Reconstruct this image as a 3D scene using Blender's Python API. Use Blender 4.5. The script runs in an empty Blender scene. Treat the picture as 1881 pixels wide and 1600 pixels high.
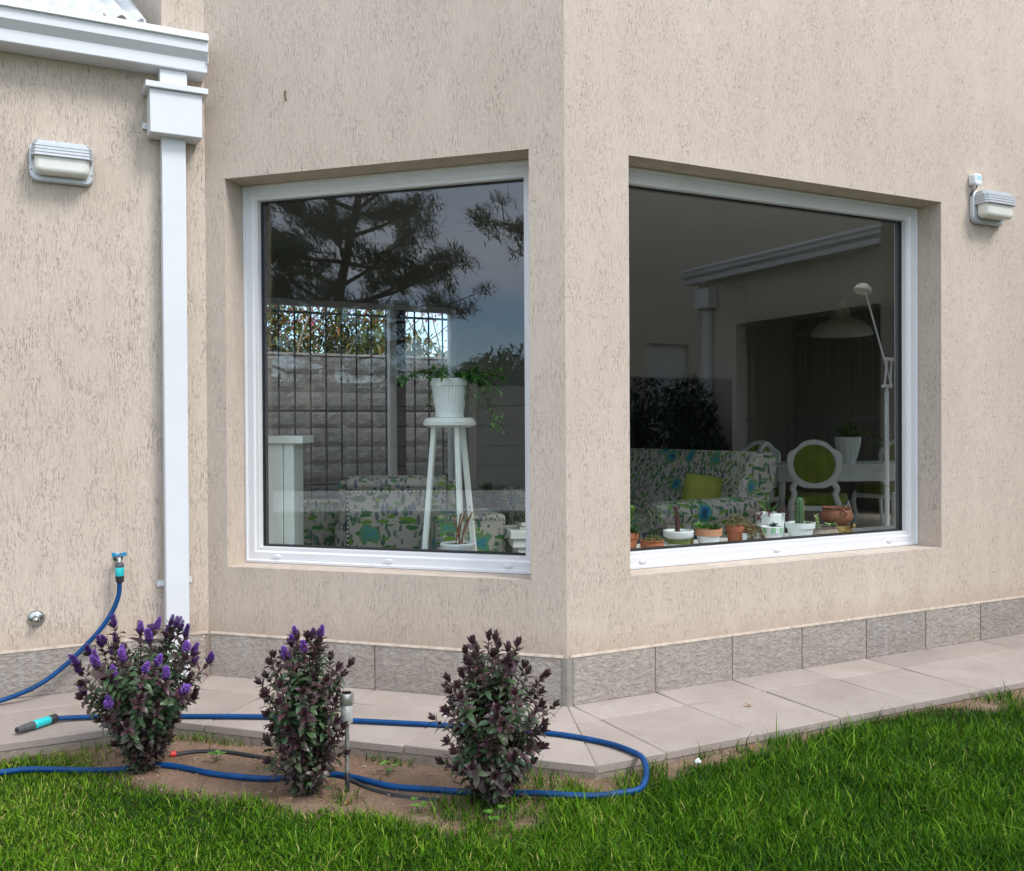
import bpy, math, random
import numpy as np
from mathutils import Vector, Matrix

random.seed(7)
RNG = np.random.default_rng(11)
SC = bpy.context.scene
COL = SC.collection

# ------------------------------------------------------------------ camera
# house frame: x runs along the window wall with the wall lamp, y goes into the house, z up, 0 = paving
cam_d = bpy.data.cameras.new('camera')
cam_d.sensor_fit = 'HORIZONTAL'; cam_d.sensor_width = 36.0
cam_d.lens = 36.0 * 1758.67 / 1881.0
cam_d.clip_end = 600
cam = bpy.data.objects.new('camera', cam_d); COL.objects.link(cam)
_F = Vector((0.45790, 0.88896, -0.00853)); _R = Vector((0.88896, -0.45795, -0.00552)); _U = Vector((0.00882, 0.00505, 0.99995))
CAM = Vector((-1.9988, -3.3977, 1.1493))
cam.matrix_world = Matrix(((_R.x, _U.x, -_F.x, CAM.x), (_R.y, _U.y, -_F.y, CAM.y), (_R.z, _U.z, -_F.z, CAM.z), (0, 0, 0, 1)))
SC.camera = cam

# ------------------------------------------------------------------ world, sun, exposure
TO_SUN = Vector((0.40, -0.72, 1.0)).normalized()
world = bpy.data.worlds.new('World'); SC.world = world; world.use_nodes = True
wt = world.node_tree; wt.nodes.clear()
def wn(t, **k):
    n = wt.nodes.new(t)
    for a, b in k.items(): setattr(n, a, b)
    return n
w_out = wn('ShaderNodeOutputWorld')
w_sky = wn('ShaderNodeTexSky', sky_type='NISHITA', sun_disc=False)
w_sky.sun_elevation = math.asin(TO_SUN.z)
w_sky.sun_rotation = math.atan2(TO_SUN.x, TO_SUN.y)
w_sky.air_density = 0.9; w_sky.dust_density = 0.0; w_sky.ozone_density = 4.0
w_b1 = wn('ShaderNodeBackground'); w_b1.inputs['Strength'].default_value = 0.15
w_b2 = wn('ShaderNodeBackground'); w_b2.inputs['Strength'].default_value = 1.0
w_tc = wn('ShaderNodeTexCoord')
w_map = wn('ShaderNodeMapping'); w_map.inputs['Scale'].default_value = (1.6, 1.6, 4.5)
w_no = wn('ShaderNodeTexNoise'); w_no.inputs['Scale'].default_value = 1.7; w_no.inputs['Detail'].default_value = 5
w_cr = wn('ShaderNodeValToRGB')
w_cr.color_ramp.elements[0].position = 0.3; w_cr.color_ramp.elements[0].color = (0.64, 0.75, 0.95, 1)
w_cr.color_ramp.elements[1].position = 0.75; w_cr.color_ramp.elements[1].color = (1.06, 1.12, 1.20, 1)
w_sep = wn('ShaderNodeSeparateXYZ')
w_add = wn('ShaderNodeMath', operation='MULTIPLY_ADD'); w_add.inputs[1].default_value = 0.06
w_mr = wn('ShaderNodeMapRange', interpolation_type='SMOOTHSTEP')
w_mr.inputs['From Min'].default_value = 0.135; w_mr.inputs['From Max'].default_value = 0.195
w_mix = wn('ShaderNodeMixShader')
L = wt.links.new
L(w_tc.outputs['Generated'], w_map.inputs['Vector']); L(w_map.outputs[0], w_no.inputs['Vector'])
L(w_no.outputs['Fac'], w_cr.inputs['Fac']); L(w_cr.outputs['Color'], w_b2.inputs['Color'])
L(w_tc.outputs['Generated'], w_sep.inputs[0])
L(w_no.outputs['Fac'], w_add.inputs[0]); L(w_sep.outputs['Z'], w_add.inputs[2]); L(w_add.outputs[0], w_mr.inputs['Value'])
L(w_sky.outputs['Color'], w_b1.inputs['Color'])
L(w_mr.outputs[0], w_mix.inputs[0]); L(w_b1.outputs[0], w_mix.inputs[1]); L(w_b2.outputs[0], w_mix.inputs[2])
L(w_mix.outputs[0], w_out.inputs['Surface'])

sun_d = bpy.data.lights.new('sun', 'SUN'); sun_d.energy = 1.5; sun_d.angle = math.radians(18); sun_d.color = (1.0, 0.965, 0.92)
sun = bpy.data.objects.new('sun', sun_d); COL.objects.link(sun)
sun.rotation_euler = TO_SUN.to_track_quat('Z', 'Y').to_euler()

SC.view_settings.view_transform = 'Standard'; SC.view_settings.look = 'None'
SC.view_settings.gamma = 1.0; SC.view_settings.use_curve_mapping = False
SC.view_settings.exposure = 1.0
SC.render.engine = 'CYCLES'
SC.cycles.use_denoising = True
SC.cycles.max_bounces = 8; SC.cycles.transparent_max_bounces = 16
SC.cycles.sample_clamp_indirect = 6.0

# ------------------------------------------------------------------ material helpers
def nd(nt, typ, ins=None, **attrs):
    n = nt.nodes.new(typ)
    for a, b in attrs.items(): setattr(n, a, b)
    for k, v in (ins or {}).items():
        s = n.inputs[k]
        if isinstance(v, bpy.types.NodeSocket): nt.links.new(v, s)
        else:
            if s.type == 'RGBA' and len(v) == 3: v = (*v, 1)
            s.default_value = v
    return n

def ramp(nt, fac, stops, interp='LINEAR'):
    n = nd(nt, 'ShaderNodeValToRGB', {'Fac': fac})
    cr = n.color_ramp; cr.interpolation = interp
    while len(cr.elements) < len(stops): cr.elements.new(0.5)
    for e, (p, c) in zip(cr.elements, stops):
        e.position = p
        e.color = (c, c, c, 1) if isinstance(c, (int, float)) else (*c, 1)
    return n.outputs['Color']

def mixc(nt, fac, a, b, mode='MIX'):
    n = nd(nt, 'ShaderNodeMix', data_type='RGBA', blend_type=mode)
    for i, v in ((0, fac), (6, a), (7, b)):
        s = n.inputs[i]
        if isinstance(v, bpy.types.NodeSocket): nt.links.new(v, s)
        else: s.default_value = (*v, 1) if (i and len(v) == 3) else v
    return n.outputs[2]

def newmat(name):
    m = bpy.data.materials.new(name); m.use_nodes = True
    nt = m.node_tree
    return m, nt, nt.nodes['Principled BSDF']

def noise(nt, vec, scale, detail=2, rough=0.5, dist=0.0):
    return nd(nt, 'ShaderNodeTexNoise', {'Vector': vec, 'Scale': scale, 'Detail': detail, 'Roughness': rough, 'Distortion': dist}).outputs['Fac']

def mapping(nt, vec, scale=(1, 1, 1), rot=(0, 0, 0), loc=(0, 0, 0)):
    return nd(nt, 'ShaderNodeMapping', {'Vector': vec, 'Scale': scale, 'Rotation': rot, 'Location': loc}).outputs[0]

def bump(nt, h, strength, dist, b):
    n = nd(nt, 'ShaderNodeBump', {'Height': h, 'Strength': strength, 'Distance': dist})
    nt.links.new(n.outputs[0], b.inputs['Normal'])

def simple(name, col, rough=0.5, metal=0.0, var=0.10, vscale=14.0, bscale=0.0, bstr=0.1, spec=None, coat=0.0):
    """plain paint, plastic, clay, metal: colour with mild mottling and fine relief"""
    m, nt, b = newmat(name)
    g = nd(nt, 'ShaderNodeNewGeometry').outputs['Position']
    f = noise(nt, g, vscale, 4, 0.6)
    lo = tuple(c * (1 - var) for c in col); hi = tuple(min(1, c * (1 + var)) for c in col)
    nt.links.new(ramp(nt, f, [(0.3, lo), (0.7, hi)]), b.inputs['Base Color'])
    b.inputs['Roughness'].default_value = rough; b.inputs['Metallic'].default_value = metal
    if spec is not None: b.inputs['Specular IOR Level'].default_value = spec
    if coat: b.inputs['Coat Weight'].default_value = coat
    if bscale: bump(nt, noise(nt, g, bscale, 3), bstr, 0.004, b)
    return m

MAT = {}
def build_materials():
    # ---- scratched stucco
    m, nt, b = newmat('stucco')
    g = nd(nt, 'ShaderNodeNewGeometry').outputs['Position']
    n1 = noise(nt, mapping(nt, g, (235, 235, 27)), 1.0, 2, 0.55, 0.08)
    n2 = noise(nt, mapping(nt, g, (280, 280, 55), loc=(3, 7, 1)), 1.0, 2, 0.5, 0.05)
    cl = noise(nt, mapping(nt, g, (14, 14, 5)), 1.0, 4)
    clr = ramp(nt, cl, [(0.36, 0.12), (0.66, 1.0)])
    g1 = ramp(nt, n1, [(0.60, 0.0), (0.69, 1.0)])
    g2 = ramp(nt, n2, [(0.60, 0.0), (0.70, 1.0)])
    gr = mixc(nt, 1.0, g1, g2, 'LIGHTEN')
    grv = mixc(nt, 1.0, gr, clr, 'MULTIPLY')
    big = noise(nt, mapping(nt, g, (0.9, 0.9, 0.6)), 1.0, 5, 0.6)
    base = ramp(nt, big, [(0.30, (0.505, 0.422, 0.350)), (0.70, (0.568, 0.482, 0.408))])
    sp = nd(nt, 'ShaderNodeSeparateXYZ', {0: g}).outputs['Z']
    sp = nd(nt, 'ShaderNodeMath', {0: noise(nt, mapping(nt, g, (9, 9, 3)), 1.0, 4, 0.6), 1: -0.16, 2: sp}, operation='MULTIPLY_ADD').outputs[0]
    splash = nd(nt, 'ShaderNodeMapRange', {'Value': sp, 'From Min': 0.10, 'From Max': 0.24, 'To Min': 0.55, 'To Max': 0.0}).outputs[0]
    base = mixc(nt, splash, base, (0.43, 0.315, 0.235))
    trow = ramp(nt, noise(nt, mapping(nt, g, (3.2, 3.2, 1.1), rot=(0.2, 0.1, 0.0)), 1.0, 5, 0.65), [(0.32, 0.965), (0.68, 1.03)])
    base = mixc(nt, 1.0, base, trow, 'MULTIPLY')
    strk = ramp(nt, noise(nt, mapping(nt, g, (5.5, 5.5, 0.45)), 1.0, 4, 0.6), [(0.52, 0.0), (0.78, 1.0)])
    base = mixc(nt, nd(nt, 'ShaderNodeMath', {0: strk, 1: 0.20}, operation='MULTIPLY').outputs[0], base, (0.46, 0.365, 0.29))
    fine = ramp(nt, noise(nt, mapping(nt, g, (150, 150, 16)), 1.0, 4, 0.65), [(0.35, 0.90), (0.62, 1.04)])
    base = mixc(nt, 1.0, base, fine, 'MULTIPLY')
    gv = nd(nt, 'ShaderNodeMath', {0: grv, 1: 0.42}, operation='MULTIPLY').outputs[0]
    nt.links.new(mixc(nt, gv, base, (0.25, 0.195, 0.15)), b.inputs['Base Color'])
    b.inputs['Roughness'].default_value = 0.95; b.inputs['Specular IOR Level'].default_value = 0.15
    h = nd(nt, 'ShaderNodeMath', {0: noise(nt, mapping(nt, g, (150, 150, 60)), 1.0, 3), 1: 0.35, 2: nd(nt, 'ShaderNodeMath', {0: 1.0, 1: grv}, operation='SUBTRACT').outputs[0]}, operation='MULTIPLY_ADD').outputs[0]
    bump(nt, h, 0.75, 0.004, b); MAT['stucco'] = m

    # ---- split stone of the plinth
    m, nt, b = newmat('split_stone')
    g = nd(nt, 'ShaderNodeNewGeometry').outputs['Position']
    oi = nd(nt, 'ShaderNodeObjectInfo').outputs['Random']
    n1 = noise(nt, mapping(nt, g, (38, 38, 62), rot=(0.0, 0.4, 0.0)), 1.0, 6, 0.7, 0.5)
    c = ramp(nt, n1, [(0.28, (0.245, 0.212, 0.182)), (0.52, (0.360, 0.318, 0.280)), (0.75, (0.470, 0.425, 0.380))])
    c = mixc(nt, 1.0, c, ramp(nt, oi, [(0, (0.90, 0.90, 0.92)), (1, (1.10, 1.08, 1.05))]), 'MULTIPLY')
    wv = ramp(nt, noise(nt, mapping(nt, g, (30, 30, 2.2)), 1.0, 3), [(0.55, 0.0), (0.8, 0.45)])
    c = mixc(nt, wv, c, (0.46, 0.455, 0.45))
    nt.links.new(c, b.inputs['Base Color']); b.inputs['Roughness'].default_value = 0.95
    bump(nt, n1, 1.0, 0.014, b); MAT['split_stone'] = m

    # ---- paving slab
    m, nt, b = newmat('paving')
    g = nd(nt, 'ShaderNodeNewGeometry').outputs['Position']
    oi = nd(nt, 'ShaderNodeObjectInfo').outputs['Random']
    n1 = noise(nt, g, 3.0, 5, 0.65); n2 = noise(nt, g, 130, 3, 0.7)
    c = ramp(nt, n1, [(0.28, (0.285, 0.240, 0.210)), (0.70, (0.370, 0.322, 0.286))])
    c = mixc(nt, 1.0, c, ramp(nt, n2, [(0.3, 0.86), (0.7, 1.08)]), 'MULTIPLY')
    c = mixc(nt, 1.0, c, ramp(nt, oi, [(0, (0.88, 0.86, 0.85)), (1, (1.08, 1.07, 1.06))]), 'MULTIPLY')
    st = ramp(nt, noise(nt, g, 7, 6, 0.75), [(0.60, 0.0), (0.80, 0.45)])
    c = mixc(nt, st, c, (0.235, 0.165, 0.115))
    dt = ramp(nt, noise(nt, g, 45, 2, 0.5), [(0.74, 0.0), (0.78, 0.7)])
    c = mixc(nt, dt, c, (0.17, 0.12, 0.085))
    ef = ramp(nt, noise(nt, mapping(nt, g, (5, 5, 5), loc=(4, 1, 2)), 1.0, 5, 0.7), [(0.58, 0.0), (0.75, 0.4)])
    c = mixc(nt, ef, c, (0.46, 0.43, 0.41))
    nt.links.new(c, b.inputs['Base Color']); b.inputs['Roughness'].default_value = 0.9
    bump(nt, n2, 0.35, 0.003, b); MAT['paving'] = m
    MAT['mortar'] = simple('mortar', (0.25, 0.205, 0.165), 0.95, var=0.25, vscale=30, bscale=90, bstr=0.5)
    MAT['cement_light'] = simple('cement_light', (0.40, 0.335, 0.275), 0.95, var=0.25, vscale=25, bscale=120, bstr=0.4)
    MAT['cement_grey'] = simple('cement_grey', (0.235, 0.215, 0.19), 0.9, var=0.18, vscale=20, bscale=120, bstr=0.4)

    # ---- ground: sandy soil where the 'soil' attribute is 1, dark turf thatch elsewhere
    m, nt, b = newmat('ground')
    g = nd(nt, 'ShaderNodeNewGeometry').outputs['Position']
    a = nd(nt, 'ShaderNodeAttribute', attribute_name='soil').outputs['Fac']
    n1 = noise(nt, g, 6, 6, 0.65); n2 = noise(nt, g, 70, 4, 0.7)
    so = ramp(nt, n1, [(0.30, (0.165, 0.103, 0.068)), (0.70, (0.262, 0.176, 0.125))])
    so = mixc(nt, 1.0, so, ramp(nt, n2, [(0.30, 0.72), (0.68, 1.12)]), 'MULTIPLY')
    tu = ramp(nt, noise(nt, g, 1.2, 5), [(0.3, (0.014, 0.026, 0.005)), (0.7, (0.035, 0.050, 0.011))])
    nt.links.new(mixc(nt, a, tu, so), b.inputs['Base Color']); b.inputs['Roughness'].default_value = 1.0
    b.inputs['Specular IOR Level'].default_value = 0.1
    bump(nt, nd(nt, 'ShaderNodeMath', {0: n1, 1: n2}, operation='ADD').outputs[0], 0.7, 0.012, b); MAT['ground'] = m

    # ---- leaves: 'tint' attribute picks the colour
    def leafmat(name, stops, rough=0.45, trans=0.35, spec=0.4):
        m, nt, b = newmat(name)
        a = nd(nt, 'ShaderNodeAttribute', attribute_name='tint').outputs['Fac']
        c = ramp(nt, a, stops)
        nt.links.new(c, b.inputs['Base Color']); b.inputs['Roughness'].default_value = rough
        b.inputs['Specular IOR Level'].default_value = spec
        t = nd(nt, 'ShaderNodeBsdfTranslucent', {'Color': c})
        mx = nd(nt, 'ShaderNodeMixShader', {0: trans, 1: b.outputs[0], 2: t.outputs[0]})
        nt.links.new(mx.outputs[0], nt.nodes['Material Output'].inputs['Surface'])
        MAT[name] = m
    leafmat('grass', [(0.0, (0.007, 0.034, 0.001)), (0.32, (0.034, 0.112, 0.002)), (0.60, (0.100, 0.228, 0.005)), (0.84, (0.225, 0.350, 0.030)), (1.0, (0.44, 0.38, 0.13))], 0.55, 0.25, 0.12)
    leafmat('hebe_leaf', [(0.0, (0.034, 0.072, 0.030)), (0.35, (0.075, 0.130, 0.056)), (0.55, (0.070, 0.078, 0.046)), (0.8, (0.056, 0.030, 0.034)), (1.0, (0.098, 0.036, 0.052))], 0.38, 0.18, 0.5)
    leafmat('green_leaf', [(0.0, (0.025, 0.085, 0.015)), (0.5, (0.06, 0.17, 0.03)), (1.0, (0.16, 0.33, 0.05))], 0.4, 0.3)
    leafmat('dark_leaf', [(0.0, (0.012, 0.035, 0.018)), (1.0, (0.03, 0.085, 0.035))], 0.3, 0.15)
    leafmat('succulent', [(0.0, (0.13, 0.16, 0.06)), (0.5, (0.25, 0.26, 0.11)), (1.0, (0.33, 0.15, 0.10))], 0.5, 0.15)
    leafmat('pale_succulent', [(0.0, (0.22, 0.36, 0.16)), (1.0, (0.42, 0.50, 0.22))], 0.5, 0.2)
    leafmat('maroon_leaf', [(0.0, (0.05, 0.015, 0.018)), (1.0, (0.12, 0.035, 0.04))], 0.4, 0.1)
    leafmat('pine', [(0.0, (0.020, 0.034, 0.012)), (1.0, (0.055, 0.080, 0.024))], 0.6, 0.15)
    leafmat('hedge_leaf', [(0.0, (0.05, 0.10, 0.02)), (0.55, (0.14, 0.20, 0.04)), (0.85, (0.30, 0.24, 0.05)), (1.0, (0.32, 0.12, 0.03))], 0.5, 0.35)
    leafmat('red_bract', [(0.0, (0.40, 0.03, 0.05)), (0.6, (0.55, 0.06, 0.10)), (1.0, (0.60, 0.25, 0.40))], 0.5, 0.4)
    leafmat('hebe_flower', [(0.0, (0.11, 0.035, 0.24)), (0.5, (0.23, 0.09, 0.46)), (1.0, (0.46, 0.30, 0.66))], 0.6, 0.25, 0.2)

    # ---- glazing: clear pane with a Fresnel mirror on its outer face
    m, nt, b = newmat('glass')
    nt.nodes.remove(b)
    geo = nd(nt, 'ShaderNodeNewGeometry')
    dot = nd(nt, 'ShaderNodeVectorMath', {0: geo.outputs['Normal'], 1: geo.outputs['Incoming']}, operation='DOT_PRODUCT').outputs['Value']
    om = nd(nt, 'ShaderNodeMath', {0: 1.0, 1: nd(nt, 'ShaderNodeMath', {0: dot}, operation='ABSOLUTE').outputs[0]}, operation='SUBTRACT').outputs[0]
    p5 = nd(nt, 'ShaderNodeMath', {0: om, 1: 5.0}, operation='POWER').outputs[0]
    fr = nd(nt, 'ShaderNodeMath', {0: p5, 1: 0.90, 2: 0.088}, operation='MULTIPLY_ADD').outputs[0]
    fac = nd(nt, 'ShaderNodeMath', {0: fr, 1: nd(nt, 'ShaderNodeMath', {0: 1.0, 1: geo.outputs['Backfacing']}, operation='SUBTRACT').outputs[0]}, operation='MULTIPLY').outputs[0]
    tr = nd(nt, 'ShaderNodeBsdfTransparent', {'Color': (0.98, 0.995, 0.985)})
    gl = nd(nt, 'ShaderNodeBsdfGlossy', {'Color': (0.96, 0.98, 1.0), 'Roughness': 0.0})
    mx = nd(nt, 'ShaderNodeMixShader', {0: fac, 1: tr.outputs[0], 2: gl.outputs[0]})
    nt.links.new(mx.outputs[0], nt.nodes['Material Output'].inputs['Surface']); MAT['glass'] = m

    # ---- floral upholstery
    m, nt, b = newmat('floral')
    tc = nd(nt, 'ShaderNodeTexCoord').outputs['Object']
    ds = nd(nt, 'ShaderNodeTexNoise', {'Vector': tc, 'Scale': 7.0, 'Detail': 2}).outputs['Color']
    vec = nd(nt, 'ShaderNodeVectorMath', {0: nd(nt, 'ShaderNodeVectorMath', {0: ds, 'Scale': 0.07}, operation='SCALE').outputs[0], 1: tc}, operation='ADD').outputs[0]
    c = (0.43, 0.39, 0.35)
    for sc, rot, st, cols, w in (((36, 36, 12), (0.5, 0.7, 0.2), 0.42, [(0, (0.10, 0.12, 0.16)), (0.35, (0.20, 0.22, 0.25)), (0.6, (0.05, 0.13, 0.09)), (1, (0.43, 0.39, 0.35))], 3),
                                 ((11, 30, 30), (0.6, -0.6, 0.9), 0.43, [(0, (0.04, 0.16, 0.05)), (0.4, (0.13, 0.26, 0.04)), (0.7, (0.43, 0.39, 0.35)), (1, (0.05, 0.13, 0.16))], 5)):
        v = nd(nt, 'ShaderNodeTexVoronoi', {'Vector': mapping(nt, vec, sc, rot), 'Scale': 1.0})
        r = nd(nt, 'ShaderNodeSeparateColor', {'Color': v.outputs['Color']})
        mask = ramp(nt, v.outputs['Distance'], [(st - 0.02, 1.0), (st + 0.03, 0.0)])
        clump = ramp(nt, noise(nt, tc, 5.0 + w, 2), [(0.34, 0.0), (0.42, 1.0)])
        c = mixc(nt, mixc(nt, 1.0, mask, clump, 'MULTIPLY'), c, ramp(nt, r.outputs[0], cols, 'CONSTANT'))
    v = nd(nt, 'ShaderNodeTexVoronoi', {'Vector': vec, 'Scale': 4.2})
    pet = noise(nt, vec, 20, 4, 0.65)
    dd = nd(nt, 'ShaderNodeMath', {0: pet, 1: 0.50, 2: v.outputs['Distance']}, operation='MULTIPLY_ADD').outputs[0]
    fm = ramp(nt, dd, [(0.54, 1.0), (0.57, 0.0)])
    fc = ramp(nt, dd, [(0.30, (0.008, 0.03, 0.07)), (0.36, (0.012, 0.10, 0.20)), (0.43, (0.04, 0.22, 0.30)), (0.49, (0.08, 0.26, 0.20)), (0.55, (0.14, 0.24, 0.04))])
    c = mixc(nt, fm, c, fc)
    nt.links.new(c, b.inputs['Base Color']); b.inputs['Roughness'].default_value = 0.85
    bump(nt, noise(nt, tc, 260, 2), 0.2, 0.002, b); MAT['floral'] = m

    # ---- pine bark, boundary wall, interior
    MAT['bark'] = simple('bark', (0.10, 0.07, 0.05), 0.95, var=0.4, vscale=14, bscale=30, bstr=0.8)
    MAT['twig'] = simple('twig', (0.075, 0.035, 0.028), 0.8, var=0.3, vscale=60)
    MAT['bare_twig'] = simple('bare_twig', (0.30, 0.24, 0.18), 0.8, var=0.3, vscale=60)
    m, nt, b = newmat('split_block')
    g = nd(nt, 'ShaderNodeNewGeometry').outputs['Position']
    oi = nd(nt, 'ShaderNodeObjectInfo').outputs['Random']
    n1 = noise(nt, mapping(nt, g, (16, 16, 34)), 1.0, 9, 0.78, 0.9)
    c = ramp(nt, n1, [(0.30, (0.085, 0.083, 0.085)), (0.55, (0.165, 0.16, 0.162)), (0.75, (0.28, 0.272, 0.268))])
    c = mixc(nt, 1.0, c, ramp(nt, oi, [(0, (0.85, 0.87, 0.9)), (1, (1.12, 1.08, 1.06))]), 'MULTIPLY')
    nt.links.new(c, b.inputs['Base Color']); b.inputs['Roughness'].default_value = 0.95
    bump(nt, n1, 1.0, 0.03, b); MAT['split_block'] = m

    MAT['white_frame'] = simple('white_frame', (0.66, 0.665, 0.68), 0.32, var=0.03, vscale=6)
    MAT['white_metal'] = simple('white_metal', (0.63, 0.645, 0.665), 0.38, var=0.035, vscale=3)
    MAT['roof_white'] = simple('roof_white', (0.50, 0.51, 0.52), 0.45, var=0.08, vscale=5)
    MAT['gasket'] = simple('gasket', (0.012, 0.012, 0.013), 0.5, var=0.1)
    MAT['plaster_in'] = simple('plaster_in', (0.27, 0.265, 0.24), 0.9, var=0.05, vscale=2)
    MAT['ceiling_in'] = simple('ceiling_in', (0.30, 0.295, 0.27), 0.9, var=0.04, vscale=2)
    MAT['floor_in'] = simple('floor_in', (0.46, 0.41, 0.34), 0.4, var=0.12, vscale=3)
    MAT['sill_in'] = simple('sill_in', (0.62, 0.60, 0.56), 0.4, var=0.05)
    MAT['screen_black'] = simple('screen_black', (0.008, 0.007, 0.007), 0.7, var=0.1, spec=0.1)
    MAT['iron_black'] = simple('iron_black', (0.014, 0.014, 0.015), 0.5, var=0.2)
    MAT['silver_paint'] = simple('silver_paint', (0.52, 0.54, 0.56), 0.4, 0.35, var=0.06, vscale=30)
    MAT['lamp_glass'] = simple('lamp_glass', (0.64, 0.63, 0.58), 0.25, var=0.06, vscale=20)
    MAT['chrome'] = simple('chrome', (0.45, 0.46, 0.45), 0.22, 1.0, var=0.15, vscale=40)
    MAT['steel'] = simple('steel', (0.50, 0.48, 0.45), 0.34, 0.75, var=0.2, vscale=60)
    MAT['lens_grey'] = simple('lens_grey', (0.42, 0.42, 0.40), 0.2, 0.2, var=0.25, vscale=90)
    MAT['hose_blue'] = simple('hose_blue', (0.002, 0.048, 0.165), 0.5, spec=0.25, var=0.3, vscale=8, bscale=160, bstr=0.15)
    MAT['teal'] = simple('teal', (0.02, 0.47, 0.50), 0.35, var=0.06)
    MAT['tap_blue'] = simple('tap_blue', (0.008, 0.20, 0.42), 0.35, var=0.08)
    MAT['black_plastic'] = simple('black_plastic', (0.022, 0.024, 0.027), 0.45, var=0.25, vscale=50)
    MAT['grey_plastic'] = simple('grey_plastic', (0.075, 0.08, 0.085), 0.4, var=0.2, vscale=60)
    MAT['red_plastic'] = simple('red_plastic', (0.60, 0.03, 0.025), 0.4, var=0.08)
    MAT['terracotta'] = simple('terracotta', (0.40, 0.135, 0.065), 0.85, var=0.14, vscale=30, bscale=120, bstr=0.2)
    MAT['terracotta_pale'] = simple('terracotta_pale', (0.56, 0.27, 0.15), 0.85, var=0.1, vscale=30)
    MAT['clay_brown'] = simple('clay_brown', (0.23, 0.085, 0.045), 0.75, var=0.25, vscale=35, bscale=90, bstr=0.3)
    MAT['stone_grey'] = simple('stone_grey', (0.30, 0.24, 0.20), 0.85, var=0.25, vscale=25)
    MAT['white_pot'] = simple('white_pot', (0.76, 0.79, 0.79), 0.35, var=0.05, vscale=20)
    MAT['mint'] = simple('mint', (0.30, 0.58, 0.34), 0.4, var=0.08)
    MAT['olive'] = simple('olive', (0.13, 0.17, 0.04), 0.5, var=0.12)
    MAT['brass'] = simple('brass', (0.33, 0.24, 0.09), 0.4, 0.7, var=0.25, vscale=40)
    MAT['straw'] = simple('straw', (0.48, 0.34, 0.14), 0.85, var=0.35, vscale=70)
    MAT['white_wood'] = simple('white_wood', (0.78, 0.81, 0.77), 0.4, var=0.04, vscale=12)
    MAT['green_velvet'] = simple('green_velvet', (0.17, 0.215, 0.012), 0.8, var=0.22, vscale=9)
    MAT['lime_cloth'] = simple('lime_cloth', (0.25, 0.27, 0.045), 0.85, var=0.12, vscale=16, bscale=30, bstr=0.4)
    MAT['cactus'] = simple('cactus', (0.045, 0.11, 0.05), 0.6, var=0.25, vscale=80)
    MAT['cactus_brown'] = simple('cactus_brown', (0.075, 0.022, 0.018), 0.6, var=0.3, vscale=80)
    MAT['potting_soil'] = simple('potting_soil', (0.045, 0.032, 0.024), 1.0, var=0.4, vscale=90, bscale=120, bstr=0.8)
    MAT['rust'] = simple('rust', (0.16, 0.085, 0.035), 0.8, var=0.3, vscale=90)
    MAT['white_litter'] = simple('white_litter', (0.75, 0.77, 0.80), 0.6, var=0.1, vscale=60)
    MAT['print_blue'] = simple('print_blue', (0.30, 0.62, 0.75), 0.5, var=0.05)
    MAT['paper'] = simple('paper', (0.55, 0.53, 0.47), 0.8, var=0.15, vscale=80)
    MAT['drive'] = simple('drive', (0.50, 0.49, 0.47), 0.9, var=0.1, vscale=1.5)
    MAT['dark_wood'] = simple('dark_wood', (0.05, 0.038, 0.032), 0.6, var=0.3, vscale=8)
    MAT['shade_cream'] = simple('shade_cream', (0.52, 0.50, 0.43), 0.5, var=0.05)
build_materials()

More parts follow.
